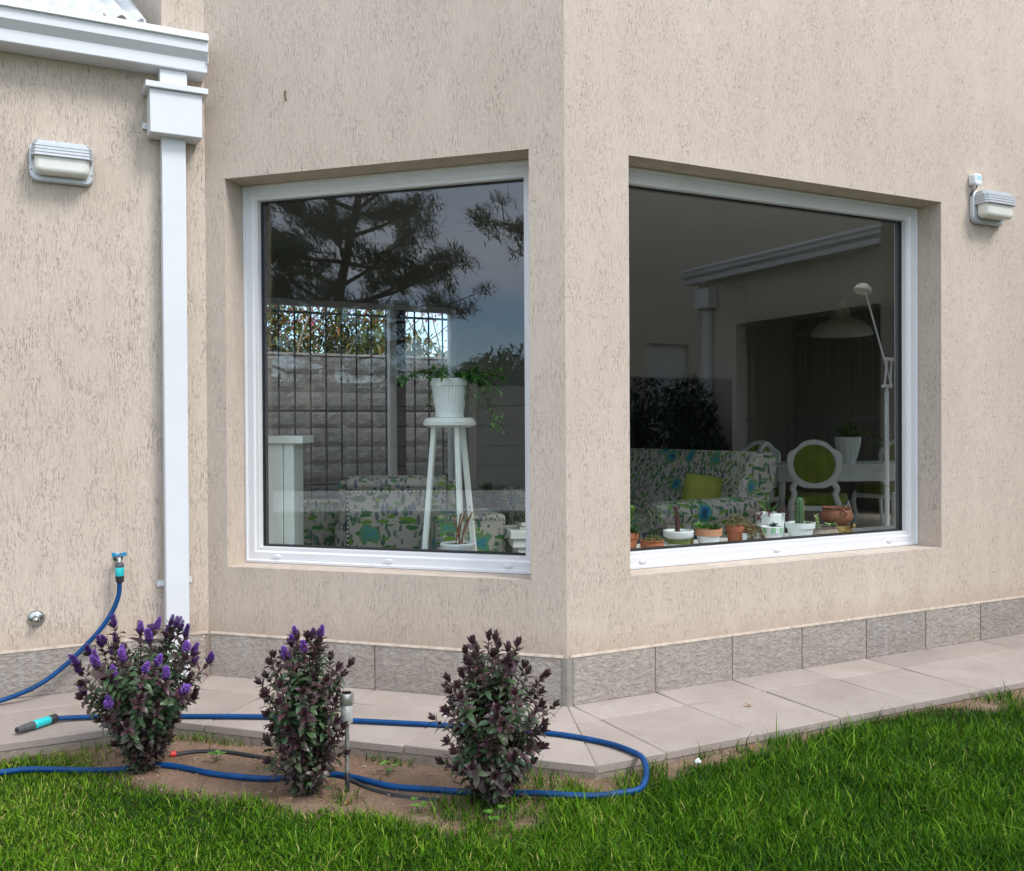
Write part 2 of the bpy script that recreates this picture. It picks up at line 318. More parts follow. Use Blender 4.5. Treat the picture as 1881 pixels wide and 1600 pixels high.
# ------------------------------------------------------------------ geometry helpers
class MB:
    def __init__(s): s.v = []; s.f = []
    def add(s, vs, fs):
        o = len(s.v); s.v += [tuple(v) for v in vs]; s.f += [tuple(i + o for i in f) for f in fs]; return s
    def box(s, x0, x1, y0, y1, z0, z1, M=None):
        vs = [Vector((x, y, z)) for z in (z0, z1) for y in (y0, y1) for x in (x0, x1)]
        if M is not None: vs = [M @ v for v in vs]
        return s.add(vs, [(0, 2, 3, 1), (4, 5, 7, 6), (0, 1, 5, 4), (2, 6, 7, 3), (0, 4, 6, 2), (1, 3, 7, 5)])
    def prism(s, poly, fn, d0, d1, cap=True):
        """poly: list of (u, w); fn(u, w, d) -> xyz; extruded from d0 to d1"""
        n = len(poly)
        vs = [fn(u, w, d0) for u, w in poly] + [fn(u, w, d1) for u, w in poly]
        fs = [(i, (i + 1) % n, n + (i + 1) % n, n + i) for i in range(n)]
        if cap: fs += [tuple(range(n))[::-1], tuple(range(n, 2 * n))]
        return s.add(vs, fs)
    def lathe(s, prof, n=24, c=(0, 0, 0), mod=None, M=None, closed=True):
        vs = []; fs = []
        for j, (r, z) in enumerate(prof):
            for i in range(n):
                a = 2 * math.pi * i / n
                rr = r * (mod(a, z) if mod else 1)
                v = Vector((c[0] + rr * math.cos(a), c[1] + rr * math.sin(a), c[2] + z))
                vs.append(M @ v if M is not None else v)
        for j in range(len(prof) - 1):
            for i in range(n):
                fs.append((j * n + i, j * n + (i + 1) % n, (j + 1) * n + (i + 1) % n, (j + 1) * n + i))
        if closed:
            fs.append(tuple(range(n))[::-1]); fs.append(tuple(range((len(prof) - 1) * n, len(prof) * n)))
        return s.add(vs, fs)
    def tube(s, pts, r, n=8, cap=True):
        pts = [Vector(p) for p in pts]; m = len(pts)
        rs = r if isinstance(r, (list, tuple)) else [r] * m
        up = Vector((0, 0, 1)); vs = []; fs = []
        t0 = (pts[1] - pts[0]).normalized()
        if abs(t0.z) > 0.9: up = Vector((1, 0, 0))
        for j in range(m):
            t = (pts[min(j + 1, m - 1)] - pts[max(j - 1, 0)]).normalized()
            a = (up - t * up.dot(t)).normalized(); b = t.cross(a); up = a
            for i in range(n):
                q = 2 * math.pi * i / n
                vs.append(pts[j] + rs[j] * (math.cos(q) * a + math.sin(q) * b))
        for j in range(m - 1):
            for i in range(n):
                fs.append((j * n + i, j * n + (i + 1) % n, (j + 1) * n + (i + 1) % n, (j + 1) * n + i))
        if cap:
            fs.append(tuple(range(n))[::-1]); fs.append(tuple(range((m - 1) * n, m * n)))
        return s.add(vs, fs)
    def ball(s, c, r, n=8, m=5, sc=(1, 1, 1), M=None):
        vs = [Vector((0, 0, -1))]; fs = []
        for j in range(1, m):
            ph = -math.pi / 2 + math.pi * j / m
            for i in range(n):
                a = 2 * math.pi * i / n
                vs.append(Vector((math.cos(ph) * math.cos(a), math.cos(ph) * math.sin(a), math.sin(ph))))
        vs.append(Vector((0, 0, 1)))
        for i in range(n): fs.append((0, 1 + (i + 1) % n, 1 + i))
        for j in range(m - 2):
            for i in range(n):
                a = 1 + j * n; fs.append((a + i, a + (i + 1) % n, a + n + (i + 1) % n, a + n + i))
        t = len(vs) - 1; a = 1 + (m - 2) * n
        for i in range(n): fs.append((a + i, a + (i + 1) % n, t))
        out = []
        for v in vs:
            w = Vector((v.x * sc[0] * r, v.y * sc[1] * r, v.z * sc[2] * r))
            if M is not None: w = M @ w
            out.append(w + Vector(c))
        return s.add(out, fs)
    def build(s, name, mat, parent=None, smooth=False, bevel=0.0, seg=2, subsurf=0, angle=40, kind=None):
        me = bpy.data.meshes.new(name); me.from_pydata(s.v, [], s.f); me.update()
        return finish(name, me, mat, parent, smooth, bevel, seg, subsurf, angle, kind)

def finish(name, me, mat, parent=None, smooth=False, bevel=0.0, seg=2, subsurf=0, angle=40, kind=None):
    me.materials.append(MAT[mat])
    if smooth or bevel or subsurf:
        me.polygons.foreach_set('use_smooth', [True] * len(me.polygons))
        if not subsurf:
            try: me.set_sharp_from_angle(angle=math.radians(angle))
            except Exception: pass
    o = bpy.data.objects.new(name, me); COL.objects.link(o)
    if parent is not None: o.parent = parent
    if bevel:
        b = o.modifiers.new('bevel', 'BEVEL'); b.width = bevel; b.segments = seg; b.limit_method = 'ANGLE'; b.angle_limit = math.radians(35)
        b.harden_normals = False
    if subsurf:
        b = o.modifiers.new('subdivision', 'SUBSURF'); b.levels = subsurf; b.render_levels = subsurf
    if kind: o['kind'] = kind
    return o

def tag(o, label, cat, group=None, kind=None):
    o['label'] = label; o['category'] = cat
    if group: o['group'] = group
    if kind: o['kind'] = kind
    return o

def thing(name, label, cat, loc=(0, 0, 0), rz=0.0, group=None):
    o = bpy.data.objects.new(name, None); COL.objects.link(o)
    o.empty_display_size = 0.1; o.location = loc; o.rotation_euler = (0, 0, rz)
    return tag(o, label, cat, group)

def structure(o, label=None):
    o['kind'] = 'structure'
    if label: o['label'] = label
    return o

def copy_tree(o, parent=None):
    c = o.copy(); COL.objects.link(c); c.parent = parent
    for ch in list(o.children): copy_tree(ch, c)
    return c

def np_mesh(name, V, quads=None, tris=None, tint=None):
    me = bpy.data.meshes.new(name)
    V = np.asarray(V, np.float32).reshape(-1, 3)
    idx = []; starts = []; tot = []; p = 0
    if quads is not None and len(quads):
        q = np.asarray(quads, np.int32).reshape(-1, 4); idx.append(q.ravel()); starts.append(np.arange(len(q)) * 4 + p); tot.append(np.full(len(q), 4)); p += q.size
    if tris is not None and len(tris):
        t = np.asarray(tris, np.int32).reshape(-1, 3); idx.append(t.ravel()); starts.append(np.arange(len(t)) * 3 + p); tot.append(np.full(len(t), 3)); p += t.size
    idx = np.concatenate(idx).astype(np.int32); starts = np.concatenate(starts).astype(np.int32)
    me.vertices.add(len(V)); me.vertices.foreach_set('co', V.ravel())
    me.loops.add(len(idx)); me.loops.foreach_set('vertex_index', idx)
    me.polygons.add(len(starts)); me.polygons.foreach_set('loop_start', starts)
    me.update(calc_edges=True); me.validate()
    if tint is not None:
        a = me.attributes.new('tint', 'FLOAT', 'POINT'); a.data.foreach_set('value', np.asarray(tint, np.float32))
    return me

class Leaves:
    """many folded leaf blades in one mesh"""
    def __init__(s): s.P = []; s.D = []; s.U = []; s.L = []; s.W = []; s.T = []; s.C = []
    def add(s, p, d, u, l, w, t, curve=0.15):
        s.P.append(tuple(p)); s.D.append(tuple(d)); s.U.append(tuple(u)); s.L.append(l); s.W.append(w); s.T.append(t); s.C.append(curve)
    def mesh(s, name):
        P = np.array(s.P); D = np.array(s.D); U = np.array(s.U); Ln = np.array(s.L)[:, None]; W = np.array(s.W)[:, None]; C = np.array(s.C)[:, None]
        D = D / np.maximum(np.linalg.norm(D, axis=1, keepdims=True), 1e-6)
        S = np.cross(D, U); S /= np.maximum(np.linalg.norm(S, axis=1, keepdims=True), 1e-6)
        N = np.cross(S, D)
        m1 = P + D * Ln * 0.36 + N * Ln * C * 0.15; m2 = P + D * Ln * 0.72 - N * Ln * C * 0.25; tip = P + D * Ln - N * Ln * C
        f = N * W * 0.12
        vs = np.stack([P, m1, m1 + S * W * 0.5 + f, m1 - S * W * 0.5 + f, m2, m2 + S * W * 0.40 + f, m2 - S * W * 0.40 + f, tip], 1)
        n = len(P); o = (np.arange(n) * 8)[:, None]
        tris = np.concatenate([o + np.array(k) for k in ((0, 2, 1), (0, 1, 3), (4, 5, 7), (4, 7, 6))], 0)
        quads = np.concatenate([o + np.array(k) for k in ((1, 2, 5, 4), (3, 1, 4, 6))], 0)
        return np_mesh(name, vs.reshape(-1, 3), quads, tris, np.repeat(np.array(s.T), 8))
    def build(s, name, mat, parent=None, kind='stuff'):
        o = finish(name, s.mesh(name), mat, parent, smooth=True, angle=75)
        if kind: o['kind'] = kind
        return o

def catmull(pts, k=8, closed=False):
    pts = [Vector(p) for p in pts]; out = []; n = len(pts)
    for i in range(n if closed else n - 1):
        if closed: a, b, c, d = (pts[(i + j - 1) % n] for j in range(4))
        else: a, b, c, d = pts[max(i - 1, 0)], pts[i], pts[i + 1], pts[min(i + 2, n - 1)]
        for j in range(k):
            t = j / k
            out.append(0.5 * ((2 * b) + (c - a) * t + (2 * a - 5 * b + 4 * c - d) * t * t + (3 * b - a - 3 * c + d) * t ** 3))
    if not closed: out.append(pts[-1])
    return out

def rrect(w, h, r, n=5):
    out = []
    for cx, cz, a0 in ((w / 2 - r, h / 2 - r, 0), (-w / 2 + r, h / 2 - r, 90), (-w / 2 + r, -h / 2 + r, 180), (w / 2 - r, -h / 2 + r, 270)):
        for i in range(n + 1):
            a = math.radians(a0 + 90 * i / n); out.append((cx + r * math.cos(a), cz + r * math.sin(a)))
    return out

S2 = math.sqrt(0.5)
OFF_L = 1.219          # the set-back wall lies this far behind the window wall
def PR(s, d, z): return Vector((s, d, z))                                    # window wall: s right, d inward
def PM(s, d, z): return Vector((-S2 * s + S2 * d, S2 * s + S2 * d, z))       # splayed wall: s leftwards from the corner
def PL(s, d, z): return Vector((s, OFF_L + d, z))                            # set-back wall

def wall_mesh(mb, fn, s0, s1, z0, z1, holes, th, a0=0.0, a1=0.0, flip=False):
    """wall with rectangular openings; front at d=0, back at d=th, ends mitred by a0 / a1"""
    ss = sorted({s0, s1, *[h[0] for h in holes], *[h[1] for h in holes]})
    zs = sorted({z0, z1, *[h[2] for h in holes], *[h[3] for h in holes]})
    def q(pts): mb.add(pts, [(0, 1, 2, 3) if not flip else (3, 2, 1, 0)])
    def bs(s): return s + (a0 if s == s0 else 0) + (a1 if s == s1 else 0)
    def hole(a, b, c, d): return any(h[0] <= a and b <= h[1] and h[2] <= c and d <= h[3] for h in holes)
    for i in range(len(ss) - 1):
        for j in range(len(zs) - 1):
            a, b, c, d = ss[i], ss[i + 1], zs[j], zs[j + 1]
            if hole(a, b, c, d): continue
            q([fn(a, 0, c), fn(b, 0, c), fn(b, 0, d), fn(a, 0, d)])
            q([fn(bs(b), th, c), fn(bs(a), th, c), fn(bs(a), th, d), fn(bs(b), th, d)])
    for a, b, c, d in holes:
        q([fn(a, 0, c), fn(a, 0, d), fn(a, th, d), fn(a, th, c)])
        q([fn(b, 0, d), fn(b, 0, c), fn(b, th, c), fn(b, th, d)])
        q([fn(a, 0, d), fn(b, 0, d), fn(b, th, d), fn(a, th, d)])
        q([fn(b, 0, c), fn(a, 0, c), fn(a, th, c), fn(b, th, c)])
    q([fn(s0, 0, z1), fn(s1, 0, z1), fn(bs(s1), th, z1), fn(bs(s0), th, z1)])
    q([fn(s1, 0, z0), fn(s0, 0, z0), fn(bs(s0), th, z0), fn(bs(s1), th, z0)])
    q([fn(s0, 0, z0), fn(s0, 0, z1), fn(bs(s0), th, z1), fn(bs(s0), th, z0)])
    q([fn(s1, 0, z1), fn(s1, 0, z0), fn(bs(s1), th, z0), fn(bs(s1), th, z1)])

# ================================================================== THE HOUSE
TH = 0.26; T8 = math.tan(math.radians(22.5))
M_LEN = OFF_L / S2
R_WIN_ADDED = (3.15, 4.70, 0.512, 2.304)  # extra window added out of view, lets more daylight into the room
R_WIN = (0.316, 2.259, 0.512, 2.304); M_WIN = (0.153, 1.619, 0.512, 2.304)
FAR_Y = 5.0; FAR_WIN = (-0.95, 1.76, 0.42, 2.30)
house = thing('house', 'beige scratched stucco house with two big white framed corner windows and grey stone plinth', 'house')

mb = MB(); wall_mesh(mb, PR, 0.0, 4.9, -0.3, 4.3, [R_WIN, R_WIN_ADDED], TH, a0=TH * T8)
mb.build('wall', 'stucco', house)
mb = MB(); wall_mesh(mb, PM, 0.0, M_LEN, -0.3, 4.3, [M_WIN], TH, a0=TH * T8, a1=TH * T8, flip=True)
mb.build('wall', 'stucco', house)
mb = MB()   # set-back wall: low part, tall return and the tall block's side wall above the roof
W_X = -1.405
mb.prism([(-7, -0.3), (-OFF_L, -0.3), (-OFF_L, 4.3), (W_X, 4.3), (W_X, 2.86), (-7, 2.86)], lambda u, w, d: PL(u, d, w), 0.0, TH)
mb.build('wall', 'stucco', house)
mb = MB(); mb.box(W_X + 0.002, W_X + 0.25, OFF_L + TH, 5.2, 2.4, 4.3); mb.build('wall', 'stucco', house)
mb = MB(); mb.box(-7, -6.8, OFF_L + TH, 5.2, -0.3, 2.86); mb.build('wall', 'stucco', house)

# plinth: mortar bed, split stones, cement strip above
def plinth(fn, s0, joints, flip, dmax=0.010):
    bed = MB(); s1 = joints[-1]
    bed.prism([(0, 0), (1, 0), (1, 1), (0, 1)], lambda u, w, d: fn(s0 + (s1 - s0) * u, -0.004 + 0.03 * d, -0.10 + 0.296 * w), 0.0, 1.0)
    bed = bed.build('plinth', 'mortar', house)
    cf = MB()
    cf.prism([(0.004, 0.196), (-0.010, 0.1975), (-0.007, 0.202), (0.004, 0.211)], lambda u, w, d: fn(s0 + (s1 - s0) * d, u, w), 0.0, 1.0)
    cf.build('cement_fillet', 'cement_light', bed)
    for a, b in zip(joints[:-1], joints[1:]):
        a, b = (a + 0.004, b - 0.004) if b > a else (a - 0.004, b + 0.004)
        nu, nw = 9, 5; vs = []; fs = []
        for j in range(nw):
            for i in range(nu):
                u = i / (nu - 1); w = j / (nw - 1)
                edge = i in (0, nu - 1) or j in (0, nw - 1)
                d = -dmax * (0.75 if edge else 1.0 + random.uniform(-0.35, 0.65))
                vs.append(fn(a + (b - a) * u, d, 0.001 + 0.196 * w))
        nb = len(vs)
        ring = [i for i in range(nu)] + [j * nu + nu - 1 for j in range(1, nw)] + [(nw - 1) * nu + i for i in range(nu - 2, -1, -1)] + [j * nu for j in range(nw - 2, 0, -1)]
        for j in range(nw - 1):
            for i in range(nu - 1): fs.append((j * nu + i, j * nu + i + 1, (j + 1) * nu + i + 1, (j + 1) * nu + i))
        for k in ring:
            v = vs[k]; i = k % nu; j = k // nu
            vs.append(fn(a + (b - a) * i / (nu - 1), 0.01, 0.001 + 0.196 * j / (nw - 1)))
        m = len(ring)
        for k in range(m): fs.append((ring[k], nb + k, nb + (k + 1) % m, ring[(k + 1) % m]))
        if flip: fs = [f[::-1] for f in fs]
        o = MB().add(vs, fs).build('plinth_block', 'split_stone', bed, smooth=True, angle=60)
plinth(PR, 0.014, [0.022, 0.438, 0.862, 1.283, 1.705, 2.129, 2.553, 2.975, 3.395, 3.815, 4.235, 4.655, 4.88], False)
plinth(PM, 0.014, [0.006, 0.430, 0.868, 1.290, 1.712], True)
plinth(PL, -1.225, [-1.232, -1.708, -2.130, -2.552, -2.974, -3.396, -3.818, -4.240], False)
mb = MB(); mb.prism([(0.021, -0.0115), (-0.0065, -0.0115), (-0.02, 0.004), (0.01, 0.02), (0.021, 0.004)], lambda u, w, d: Vector((u, w, d)), -0.02, 0.199)
mb.build('corner_filler', 'cement_grey', house)

# windows
def window(fn, op, flip, caps, right_side):
    s0, s1, z0, z1 = op; s0 += 0.002; s1 -= 0.002; z0 += 0.002; z1 -= 0.002
    fw = 0.070; d0, dg = 0.150, 0.196
    fr = MB()
    # cross-section of the profile (depth, inset): flange, raised face, bevelled bead, rebate
    prof = [(0.235, 0.0), (0.142, 0.0), (0.140, 0.010), (0.150, 0.014), (0.150, 0.046), (0.158, 0.054), (0.158, 0.068), (0.163, fw), (0.235, fw)]
    vs = []; fs = []; n = len(prof)
    for c in range(4):
        for d, i in prof:
            vs.append(fn(s0 + i if c in (0, 3) else s1 - i, d, z0 + i * 1.05 if c in (0, 1) else z1 - i))
    for c in range(4):
        e = (c + 1) % 4
        for k in range(n):
            l = (k + 1) % n; fs.append((c * n + k, e * n + k, e * n + l, c * n + l))
    fr.add(vs, fs)
    w = fr.build('window', 'white_frame', house, smooth=True, angle=20)
    ga = MB(); g0, g1 = fw - 0.001, fw + 0.007
    def rect(i): return [(s0 + i, z0 + i * 1.05), (s1 - i, z0 + i * 1.05), (s1 - i, z1 - i), (s0 + i, z1 - i)]
    A = rect(g0); B = rect(g1)
    vs = [fn(*(u, dd, z)) for dd in (dg - 0.008, dg + 0.030) for R_ in (A, B) for u, z in R_]
    fs = []
    for k in range(4):
        l = (k + 1) % 4; fs += [(k, l, 4 + l, 4 + k), (8 + k, 12 + k, 12 + l, 8 + l), (4 + k, 4 + l, 12 + l, 12 + k), (k, 8 + k, 8 + l, l)]
    ga.add(vs, fs); ga.build('gasket', 'gasket', w)
    gl = MB(); C = rect(fw + 0.002)
    gl.prism(C if not flip else C[::-1], lambda u, z, d: fn(u, d, z), dg, dg + 0.022)
    go = gl.build('glass_pane', 'glass', w)
    fix_normals(go)
    for s in caps:
        cp = MB(); nn = 14
        ring = [(s + 0.021 * math.cos(2 * math.pi * i / nn), z0 + 0.031 + 0.0095 * math.sin(2 * math.pi * i / nn)) for i in range(nn)]
        cp.prism(ring, lambda u, z, d: fn(u, d, z), 0.160, 0.143)
        o = cp.build('weep_cap', 'white_metal', w, bevel=0.003, seg=2); fix_normals(o)
    fix_normals(w)
    return w
def fix_normals(o):
    import bmesh
    bm = bmesh.new(); bm.from_mesh(o.data); bmesh.ops.recalc_face_normals(bm, faces=bm.faces); bm.to_mesh(o.data); bm.free()
window(PR, R_WIN, False, (0.486, 1.278, 2.048), True)
window(PR, R_WIN_ADDED, False, (3.35, 3.95, 4.50), True)  # frame and pane of the added out-of-view window
window(PM, M_WIN, True, (1.449, 0.872, 0.302), False)

# inner shell of the room: floor, ceiling, walls, sills
ROOM = [(-1.15, 1.49), (0.112, 0.263), (8.31, 0.263), (8.31, 7.41), (5.27, 7.41), (5.27, 5.10), (-1.15, 5.10)]
MB().prism(ROOM, lambda u, w, d: Vector((u, w, d)), -0.05, 0.0).build('floor', 'floor_in', house)
ADDED_SKY_L = (0.35, 3.30, 0.50, 1.50)      # roof light added over the bay, unseen, to brighten the room: x0, x1, y0, y1
cl_ = MB()
for pg in ([(-1.15, 1.51), (8.31, 1.51), (8.31, 5.10), (-1.15, 5.10)], [(5.271, 5.101), (8.31, 5.101), (8.31, 7.41), (5.271, 7.41)],
           [(3.31, 0.263), (8.31, 0.263), (8.31, 1.509), (3.31, 1.509)], [(-1.15, 1.50), (0.112, 0.263), (0.35, 0.263), (0.35, 1.509)], [(0.351, 0.263), (3.309, 0.263), (3.309, 0.50), (0.351, 0.50)]):
    cl_.prism(pg, lambda u, w, d: Vector((u, w, d)), 2.72, 2.90)
cl_.build('ceiling', 'ceiling_in', house)
rl_ = MB()  # curb of the added roof light, its pane follows
for x0, x1, y0, y1 in ((0.30, 3.35, 0.45, 0.52), (0.30, 3.35, 1.48, 1.55), (0.30, 0.37, 0.52, 1.48), (3.28, 3.35, 0.52, 1.48)): rl_.box(x0, x1, y0, y1, 2.901, 3.0)
rl_ = rl_.build('added_roof_light', 'white_frame', house)
MB().box(0.36, 3.29, 0.51, 1.49, 2.95, 2.958).build('glass_pane', 'glass', rl_)
wl = MB(); wall_mesh(wl, lambda s, d, z: Vector((s, FAR_Y + d, z)), -1.4, 5.30, 0.0, 2.72, [FAR_WIN], 0.22); wl.build('interior_wall', 'plaster_in', house)
MB().box(-1.39, -1.15, 1.50, 4.998, 0.0, 2.719).build('interior_wall', 'plaster_in', house)
wl = MB(); wall_mesh(wl, lambda s, d, z: Vector((8.3 + d, s, z)), 0.27, 7.6, 0.0, 2.719, [(0.7, 4.6, 0.05, 2.45)], 0.2); o = wl.build('interior_wall', 'plaster_in', house); fix_normals(o)
added_ew = MB()  # east window, added out of view as another daylight source for the room
for y0, y1, z0, z1 in ((0.7, 4.6, 0.05, 0.12), (0.7, 4.6, 2.38, 2.45), (0.7, 0.77, 0.12, 2.38), (4.53, 4.6, 0.12, 2.38), (2.6, 2.7, 0.12, 2.38)): added_ew.box(8.36, 8.42, y0, y1, z0, z1)
added_ew = added_ew.build('window', 'white_frame', house)
for y0, y1 in ((0.77, 2.6), (2.7, 4.53)): MB().box(8.385, 8.393, y0, y1, 0.12, 2.38).build('glass_pane', 'glass', added_ew)
MB().box(5.08, 8.29, 7.4, 7.6, 0.0, 2.719).build('interior_wall', 'plaster_in', house)
MB().box(5.08, 5.28, 5.23, 7.39, 0.0, 2.719).build('interior_wall', 'plaster_in', house)
MB().box(4.905, 8.6, 0.0, 0.255, -0.3, 3.0).build('wall', 'stucco', house)
MB().box(0.25, 2.60, 0.262, 0.62, 0.52, 0.556).build('inner_sill', 'sill_in', house, bevel=0.006)
sl = MB(); sl.prism([(0.0, 0.262), (1.62, 0.262), (1.58, 0.42), (0.06, 0.42)], lambda u, w, d: PM(u + 0.06, w, d), 0.40, 0.44); sl.build('inner_sill', 'sill_in', house)

# far window of the room: frame, mullions, panes and the iron grille outside it
fw_ = MB(); a, b, c, d = FAR_WIN
for x0, x1, z0, z1 in ((a, b, c, c + 0.07), (a, b, d - 0.05, d), (a, a + 0.06, c + 0.07, d - 0.05), (b - 0.06, b, c + 0.07, d - 0.05), (1.085, 1.150, c + 0.07, d - 0.05)):
    fw_.box(x0, x1, FAR_Y + 0.06, FAR_Y + 0.14, z0, z1)
fwin = fw_.build('window', 'white_frame', house)
MB().box(1.151, 1.235, FAR_Y + 0.05, FAR_Y + 0.15, c + 0.07, d - 0.05).build('mullion', 'dark_wood', fwin)
for x0, x1 in ((a + 0.06, 1.085), (1.235, b - 0.06)):
    MB().box(x0, x1, FAR_Y + 0.095, FAR_Y + 0.103, c + 0.07, d - 0.05).build('glass_pane', 'glass', fwin)
gr = MB()
for z in (0.62, 1.30, 2.20): gr.box(a - 0.05, b + 0.05, FAR_Y + 0.262, FAR_Y + 0.270, z, z + 0.022)
gr = gr.build('window_grille', 'iron_black', house)
for i in range(19):
    x = a + 0.02 + i * 0.146
    MB().box(x - 0.007, x + 0.007, FAR_Y + 0.248, FAR_Y + 0.261, 0.46, 2.33).build('bar', 'iron_black', gr)

# gutter, roof, downpipe
gp = [(0.0, 2.930), (0.142, 2.930), (0.142, 2.917), (0.164, 2.917), (0.166, 2.892), (0.152, 2.890), (0.151, 2.846), (0.122, 2.812), (0.122, 2.762), (0.118, 2.758), (0.0, 2.758)]
mb = MB(); mb.prism(gp, lambda u, w, d: Vector((d, OFF_L - 0.001 - u, w)), -7.0, -1.226); gt = mb.build('gutter', 'white_metal', house); fix_normals(gt)
mb = MB(); mb.prism([(0.03, 2.8), (0.140, 2.8), (0.140, 2.935), (0.03, 2.935)], lambda u, w, d: Vector((d, OFF_L - 0.001 - u, w)), -1.2265, -1.2235); gc = mb.build('end_cap', 'white_metal', gt); fix_normals(gc)
rv = []; rf = []; nx = 420; xs = np.linspace(-6.9, -1.492, nx)
for j, t in enumerate((0.0, 1.0, 3.0)):
    for x in xs: rv.append((x, OFF_L - 0.09 + t * 0.93, 2.957 + t * 0.508 + 0.015 * math.sin(2 * math.pi * x / 0.0843)))
n0 = len(rv)
for x, y, z in rv[:n0]: pass
for j in range(2):
    for i in range(nx - 1): rf.append((j * nx + i, j * nx + i + 1, (j + 1) * nx + i + 1, (j + 1) * nx + i))
ro = MB().add(rv, rf).build('roof', 'roof_white', house, smooth=True, angle=80)
so_ = ro.modifiers.new('solid', 'SOLIDIFY'); so_.thickness = 0.004; so_.offset = -1
mb = MB(); mb.prism([(OFF_L - 0.085, 2.964), (OFF_L + 2.7, 4.485), (OFF_L + 2.7, 4.40), (OFF_L - 0.085, 2.932)], lambda u, w, d: Vector((d, u, w)), -1.49, -1.480)
o = mb.build('verge_flashing', 'roof_white', ro); fix_normals(o)
dp = MB(); dp.box(-1.417, -1.314, OFF_L - 0.075, OFF_L - 0.012, -0.0, 2.47)
dpo = dp.build('downpipe', 'white_metal', house, bevel=0.004)
MB().box(-1.427, -1.311, OFF_L - 0.105, OFF_L - 0.03, 2.60, 2.757).build('outlet', 'white_metal', dpo, bevel=0.003)
MB().box(-1.473, -1.250, OFF_L - 0.130, OFF_L - 0.008, 2.462, 2.655).build('collector_box', 'white_metal', dpo, bevel=0.003)
MB().box(-1.492, -1.226, OFF_L - 0.148, OFF_L - 0.006, 2.656, 2.682).build('collector_rim', 'white_metal', dpo, bevel=0.002)
for x, z in ((-1.492, 2.505), (-1.445, 0.435)):
    b = MB(); b.box(x, x + 0.035, OFF_L - 0.016, OFF_L - 0.001, z, z + 0.024); b.ball((x + 0.012, OFF_L - 0.018, z + 0.012), 0.004, 6, 4)
    b.build('bracket', 'white_metal', dpo)
b = MB(); b.box(-1.317, -1.296, OFF_L - 0.016, OFF_L - 0.001, 0.445, 0.469); b.build('bracket', 'white_metal', dpo)

# ================================================================== GROUND AND PATH
def on_path(x, y, m=0.0):
    return ((y > -0.65 - m) & (x > -0.269)) | ((x + y > -0.919 - 1.414 * m) & (x > -1.488) & (x <= -0.269)) | ((y > 0.569 - m) & (x <= -1.488))
BED = np.array([(-1.88, 0.60), (-1.80, 0.26), (-1.66, 0.06), (-1.47, -0.17), (-1.33, -0.34), (-1.18, -0.46), (-1.05, -0.56), (-0.94, -0.70), (-0.81, -0.85), (-0.68, -0.93), (-0.56, -0.84), (-0.47, -0.72), (-0.30, -0.60), (0.0, 0.2)])
def in_bed(x, y):
    r = np.zeros(np.shape(x), bool); n = len(BED)
    for i in range(n):
        (x0, y0), (x1, y1) = BED[i], BED[(i + 1) % n]
        c = ((y0 > y) != (y1 > y)) & (x < (x1 - x0) * (y - y0) / (y1 - y0 + 1e-12) + x0); r ^= c
    return r
_ph = RNG.uniform(0, 6.28, (14, 2)); _fr = RNG.normal(0, 1, (14, 2))
def wob(x, y, k):
    s = 0
    for i in range(14):
        s = s + np.sin(_fr[i, 0] * k * x + _fr[i, 1] * k * y + _ph[i, 0])
    return s / 14 * 1.9
def strip_soil(x, y):
    """bare earth along the straight path edge, broken up by tufts"""
    d = -0.65 - y
    return (x > -0.35) & (d < 0.105 + 0.13 * wob(x, y, 5.0) + 0.06 * wob(x + 4, y, 15.0))
def gz(x, y):
    t = np.clip((x + 0.6) / 0.9, 0, 1)
    return -0.060 + 0.024 * t + 0.006 * wob(x, y, 6.0) + 0.004 * wob(x + 3, y, 17.0)

def ground():
    n = 150
    gx = np.concatenate([[-140, -40, -14], np.linspace(-4.5, 3.6, n), [9, 30, 140]]); gy = np.concatenate([[-140, -40, -14, -7], np.linspace(-3.6, 0.75, 110), [8, 30, 140]])
    X, Y = np.meshgrid(gx, gy); Z = gz(X, Y)
    far = (X < -4.4) | (X > 3.5) | (Y < -3.5) | (Y > 0.7); Z = np.where(far, -0.055, Z)
    Z = np.where((Y > 0.7) | on_path(X, Y, -0.05), -0.10, Z)
    V = np.stack([X, Y, Z], -1).reshape(-1, 3); w = len(gx); h = len(gy)
    i, j = np.meshgrid(np.arange(w - 1), np.arange(h - 1)); a = (j * w + i).ravel()
    me = np_mesh('ground', V, np.stack([a, a + 1, a + w + 1, a + w], 1))
    so = in_bed(X, Y) | on_path(X, Y, 0.03) | strip_soil(X, Y)
    s = so.astype(float)
    s[1:-1, 1:-1] = (s[1:-1, 1:-1] * 2 + s[:-2, 1:-1] + s[2:, 1:-1] + s[1:-1, :-2] + s[1:-1, 2:]) / 6
    s = np.where(far, 0.0, s)
    at = me.attributes.new('soil', 'FLOAT', 'POINT'); at.data.foreach_set('value', s.ravel().astype(np.float32))
    structure(finish('ground', me, 'ground', smooth=True, angle=180), 'sandy soil bed and lawn earth in front of the house')
ground()

